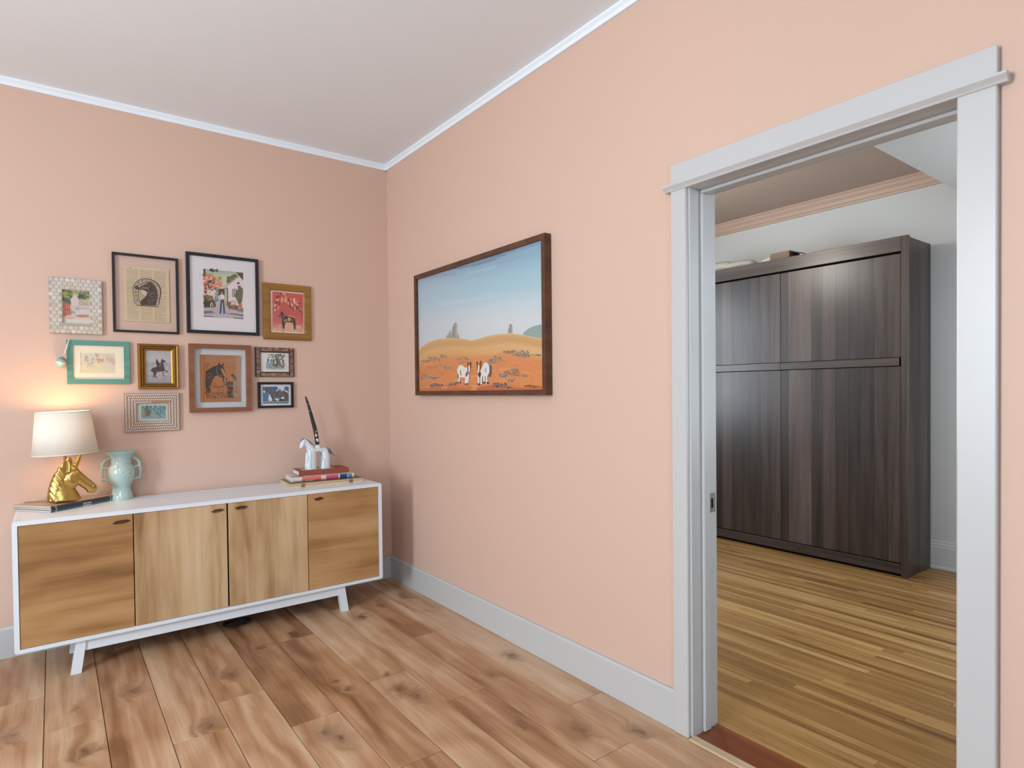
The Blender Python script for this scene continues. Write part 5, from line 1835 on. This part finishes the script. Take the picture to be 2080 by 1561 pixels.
# --- large desert canvas on the right wall
p = Pic('desert_painting', 'large walnut framed desert painting with two pinto horses, hanging beside the doorway', [(841, 558), (1107, 476), (1108, 807), (843, 801)], 0.042, 'right')
p.ring('frame', [(0, 0.006), (0, 0.042), (0.026, 0.042), (0.026, 0.006)], 'walnut_frame')
p.slab('stretcher', p.inset(0.024), 0.002, 0.026, flat('canvas_edge', (214, 206, 190), 0.8))
a = Art(p, 0.0265, (820, 460, 4.3375))
WHL = [(126, 447), (1218, 115), (1224, 1476), (126, 1458)]


def sky(s, t):
    base = stops(t, [(0, (150, 176, 190)), (0.10, (142, 172, 190)), (0.25, (158, 190, 202)), (0.42, (172, 198, 206)), (0.55, (194, 206, 212)), (0.7, (206, 210, 210)), (1, (206, 210, 210))])
    cl = math.exp(-((t - 0.02 - 0.03 * math.sin(s * 5)) / 0.05) ** 2) * (0.35 + 0.65 * max(0, math.sin(s * 9 + 0.5)) ** 2) * (1 if s < 0.8 else 0.4)
    base = lerp(base, (112, 126, 146), cl * 0.75)
    lv = max(0, 1 - s * 1.6)
    return lerp(base, (184, 192, 200), lv * 0.5)


a.grid([(120, 440), (1224, 108), (1228, 1100), (120, 1100)], sky, 26, 30)
for pts_, w_, c_, al in (([(300, 402), (420, 378), (560, 348)], 22, (112, 124, 142), 0.7), ([(370, 390), (430, 374), (470, 368)], 18, (96, 106, 124), 0.8), ([(480, 372), (620, 335), (760, 290), (880, 250)], 28, (116, 132, 156), 0.7), ([(600, 352), (720, 318), (820, 285)], 16, (104, 116, 136), 0.8),
                         ([(760, 278), (850, 258), (900, 250)], 22, (106, 122, 152), 0.7), ([(820, 330), (960, 292), (1020, 268)], 20, (136, 154, 172), 0.6), ([(980, 215), (1100, 180), (1200, 150)], 26, (128, 160, 186), 0.6), ([(180, 462), (330, 432), (460, 420)], 24, (150, 160, 176), 0.5), ([(560, 420), (700, 385), (820, 352)], 30, (186, 204, 214), 0.4), ([(300, 690), (600, 650), (900, 610)], 50, (200, 212, 220), 0.3)):
    q_ = pts_[len(pts_) // 2]
    s_ = (q_[0] - 120) / 1104
    t0_ = 440 + (108 - 440) * s_
    k_ = sky(s_, (q_[1] - t0_) / (1100 - t0_))
    for f_ in (1.0, 0.75, 0.5, 0.25):
        a.line(pts_, w_ * f_, lerp(k_, c_, al * (1.15 - f_)))
RK = (160, 156, 146)
a.poly([(370, 985), (385, 955), (398, 950), (400, 920), (412, 922), (416, 950), (428, 900), (440, 862), (458, 845), (470, 865), (474, 945), (486, 955), (492, 990)], RK)
a.line([(445, 880), (440, 980)], 10, (136, 132, 122))
a.line([(465, 880), (466, 970)], 8, (182, 178, 168))
a.poly([(915, 942), (920, 905), (928, 900), (932, 862), (944, 858), (958, 875), (958, 942)], RK)
a.line([(938, 875), (935, 940)], 8, (136, 132, 122))
a.blob([(1050, 950), (1090, 910), (1150, 880), (1224, 874), (1224, 990), (1120, 975)], (146, 164, 156), 3)


def hill(s, t):
    c = stops(t, [(0, (214, 180, 136)), (0.12, (204, 162, 112)), (0.35, (200, 156, 104)), (0.62, (214, 170, 118)), (1, (216, 160, 106))])
    return lerp(c, (224, 196, 146), max(0, s - 0.5) * max(0, t - 0.4) * 1.6)


top = [(122, 1110), (160, 1060), (220, 1020), (300, 995), (400, 985), (500, 988), (600, 1005), (660, 992), (740, 965), (850, 948), (950, 945), (1050, 955), (1120, 972), (1228, 990)]
bot = [(122, 1230), (160, 1190), (220, 1160), (300, 1140), (400, 1130), (500, 1125), (600, 1130), (660, 1130), (740, 1125), (850, 1110), (950, 1105), (1050, 1120), (1120, 1140), (1228, 1160)]
for i in range(len(top) - 1):
    s0, s1 = i / 13, (i + 1) / 13
    a.grid([top[i], top[i + 1], bot[i + 1], bot[i]], lambda s, t, s0=s0, s1=s1: hill(s0 + (s1 - s0) * s, t), 2, 8)
    a.k -= 1
a.k += 1


def sand(s, t):
    c = stops(t, [(0, (216, 158, 104)), (0.12, (212, 140, 90)), (0.4, (210, 136, 86)), (0.7, (214, 140, 88)), (0.9, (204, 118, 78)), (1, (196, 104, 74))])
    c = lerp(c, (206, 130, 108), max(0, 0.3 - s) * max(0, t - 0.3) * 2)
    return lerp(c, (222, 138, 80), max(0, s - 0.6) * 0.8)


for i in range(len(bot) - 1):
    s0, s1 = i / 13, (i + 1) / 13
    b0, b1 = 1458 + 18 * s0, 1458 + 18 * s1
    a.grid([bot[i], bot[i + 1], (bot[i + 1][0], b1 + 8), (bot[i][0], b0 + 8)], lambda s, t, s0=s0, s1=s1: sand(s0 + (s1 - s0) * s, t), 2, 10)
    a.k -= 1
a.k += 1
a.dabs(90, (140, 1180, 1210, 1430), (18, 60), [(214, 140, 88), (206, 128, 80), (220, 150, 98), (210, 134, 92)], 101, 0.25)
a.crop(840, 700, 7.43)
a.poly([(470, 700), (620, 650), (850, 690), (1000, 640), (1200, 610), (1500, 660), (1950, 640), (1950, 745), (70, 722), (70, 700)], (200, 112, 74))
a.poly([(850, 690), (930, 650), (980, 720), (860, 715)], (222, 150, 84))
BU = [(150, 140, 122), (136, 128, 116), (164, 150, 128), (122, 114, 104)]
for n_, reg, seed in ((46, (210, 190, 400, 262), 1), (24, (110, 235, 260, 268), 2), (20, (380, 160, 500, 200), 3), (28, (650, 195, 820, 240), 4), (18, (460, 330, 560, 362), 5), (30, (120, 460, 230, 535), 6), (30, (220, 490, 390, 525), 7), (34, (1130, 210, 1250, 290), 8), (26, (1220, 175, 1330, 240), 9),
                      (90, (1490, 90, 1760, 190), 10), (30, (1350, 95, 1520, 140), 11), (24, (1750, 150, 1930, 180), 12), (60, (1370, 400, 1600, 470), 13), (26, (1280, 455, 1400, 490), 14), (16, (1480, 370, 1580, 420), 15), (14, (1400, 510, 1540, 570), 16), (10, (1640, 465, 1720, 490), 17)):
    a.dabs(n_, reg, (7, 17), BU, 200 + seed, 0.6)
for n_, reg, seed in ((36, (250, 590, 440, 650), 18), (50, (1200, 580, 1410, 645), 19), (14, (1410, 635, 1480, 665), 20), (18, (540, 575, 660, 620), 21)):
    a.dabs(n_, reg, (7, 16), [(88, 92, 100), (110, 110, 112), (70, 76, 90), (140, 134, 128)], 200 + seed, 0.6)
WH, BRN, DKB = (222, 220, 214), (150, 92, 58), (84, 62, 52)
a.blob([(665, 400), (690, 330), (730, 310), (790, 350), (830, 340), (850, 400), (830, 470), (790, 500), (720, 495), (700, 460)], WH)
for q in ([(690, 440), (700, 500), (690, 570)], [(800, 480), (800, 540), (795, 590)], [(835, 450), (830, 520), (820, 580)]):
    a.line(q, 30, WH)
a.line([(680, 450), (684, 520)], 16, BRN)
a.line([(715, 390), (725, 470)], 20, (176, 140, 110))
a.blob([(822, 290), (870, 280), (875, 340), (850, 400), (830, 460), (795, 490), (795, 440), (820, 400)], BRN)
a.blob([(840, 330), (858, 320), (860, 400), (850, 430), (838, 400)], WH)
a.line([(826, 300), (826, 268)], 12, DKB)
a.line([(866, 296), (870, 264)], 12, DKB)
a.line([(660, 575), (730, 575)], 16, (86, 74, 66))
a.line([(780, 600), (825, 600)], 18, (110, 96, 84))
a.blob([(1040, 360), (1070, 290), (1105, 272), (1145, 310), (1155, 400), (1130, 470), (1080, 480), (1030, 470), (1020, 400)], WH)
a.line([(1160, 310), (1172, 400), (1150, 490)], 24, (110, 96, 84))
for q in ([(992, 470), (992, 590)], [(1030, 460), (1030, 600)], [(1070, 470), (1075, 560)], [(1110, 460), (1112, 600)]):
    a.line(q, 27, WH)
a.blob([(985, 440), (1010, 410), (1030, 450), (1010, 500), (990, 480)], DKB)
a.blob([(960, 300), (990, 290), (1025, 290), (1020, 350), (1000, 400), (985, 440), (970, 400)], BRN)
a.blob([(985, 310), (1000, 310), (1004, 370), (995, 430), (975, 420), (980, 370)], WH)
a.line([(966, 300), (964, 258)], 13, DKB)
a.line([(1018, 296), (1020, 250)], 13, DKB)
a.ell(1096, 390, 12, 40, (176, 168, 158))
for x, y in ((995, 600), (1075, 577), (1125, 582)):
    a.ell(x, y, 22, 12, (76, 54, 46))
SG = (60, 44, 38)
for q in ([(1685, 620), (1695, 640), (1712, 618)], [(1720, 638), (1740, 612), (1745, 640)], [(1750, 620), (1790, 614)], [(1770, 620), (1765, 660)], [(1790, 640), (1815, 620), (1820, 655)], [(1830, 630), (1855, 650), (1862, 625)], [(1880, 634), (1925, 630)]):
    a.line(q, 6, SG)
a.build('canvas', 'canvas')

# --- maraca hanging over the corner of the teal frame
q0, q1, q2 = on(141, 689, 1, -0.024), on(130, 722, 1, -0.034), on(124, 735, 1, -0.036)
mk = tag(empty('maraca', q0), 'little turquoise banded maraca hanging by its stick from the teal frame', 'maraca')
tube('stick', [(0, 0, 0.002), q1 - q0], 0.0028, 'cream_card', mk, (0, 0, 0), 8)
mm = N('turquoise_bands')
sp = mm.n('ShaderNodeSeparateXYZ')
mm.l(mm.coord(), sp.inputs[0])
zz = mm.math('MULTIPLY_ADD', sp.outputs[2], 1 / 0.05, 0.5)
mm.set(mm.ramp(zz, [(0.0, (150, 206, 204)), (0.30, (168, 216, 212)), (0.40, (214, 226, 222)), (0.46, (120, 156, 160)), (0.52, (206, 168, 160)), (0.64, (196, 160, 156)), (0.70, (104, 152, 156)), (0.86, (116, 160, 160)), (1.0, (100, 140, 140))]), 0.3)
c = q2 - q0
gd = lathe('gourd', [(0.0001, -0.0265), (0.008, -0.0255), (0.015, -0.021), (0.0205, -0.013), (0.0225, -0.003), (0.0215, 0.006), (0.0180, 0.014), (0.0125, 0.020), (0.006, 0.0235), (0.003, 0.0255), (0.0001, 0.026)], mm.m, mk, c, 24)
gd.rotation_euler = (0, 0.3, 0)

# ------------------------------------------------------------------ ceiling lamps
def ceiling_lamp(x, y, zc, drop, power, color, label):
    r = tag(empty('pendant_light', (x, y, zc)), label, 'lamp')
    lathe('canopy', [(0.0001, 0.0), (0.06, 0.0), (0.06, -0.012), (0.02, -0.03), (0.0001, -0.03)], 'brass', r, (0, 0, 0), 28)
    tube('rod', [(0, 0, -0.025), (0, 0, 0.13 - drop)], 0.005, 'brass', r)
    lathe('glass_globe', [(0.13 * math.sin(PI * q / 16) + 0.0001, -drop + 0.13 * math.cos(PI * q / 16)) for q in range(17)], 'opal', r, (0, 0, 0), 32)
    l = D.lights.new('pendant_bulb', 'POINT')
    l.energy = power
    l.color = color
    l.shadow_soft_size = 0.13
    o = D.objects.new('pendant_bulb', l)
    COL.objects.link(o)
    o.parent = r
    o.location = (0, 0, -drop)


ceiling_lamp(-2.75, -2.85, H, 0.75, 64, (1.0, 0.94, 0.87), 'opal glass globe pendant hanging from the white ceiling')
ceiling_lamp(1.35, -1.1, 2.79, 0.4, 56, (1.0, 0.95, 0.88), 'opal glass globe pendant hanging in the next room')
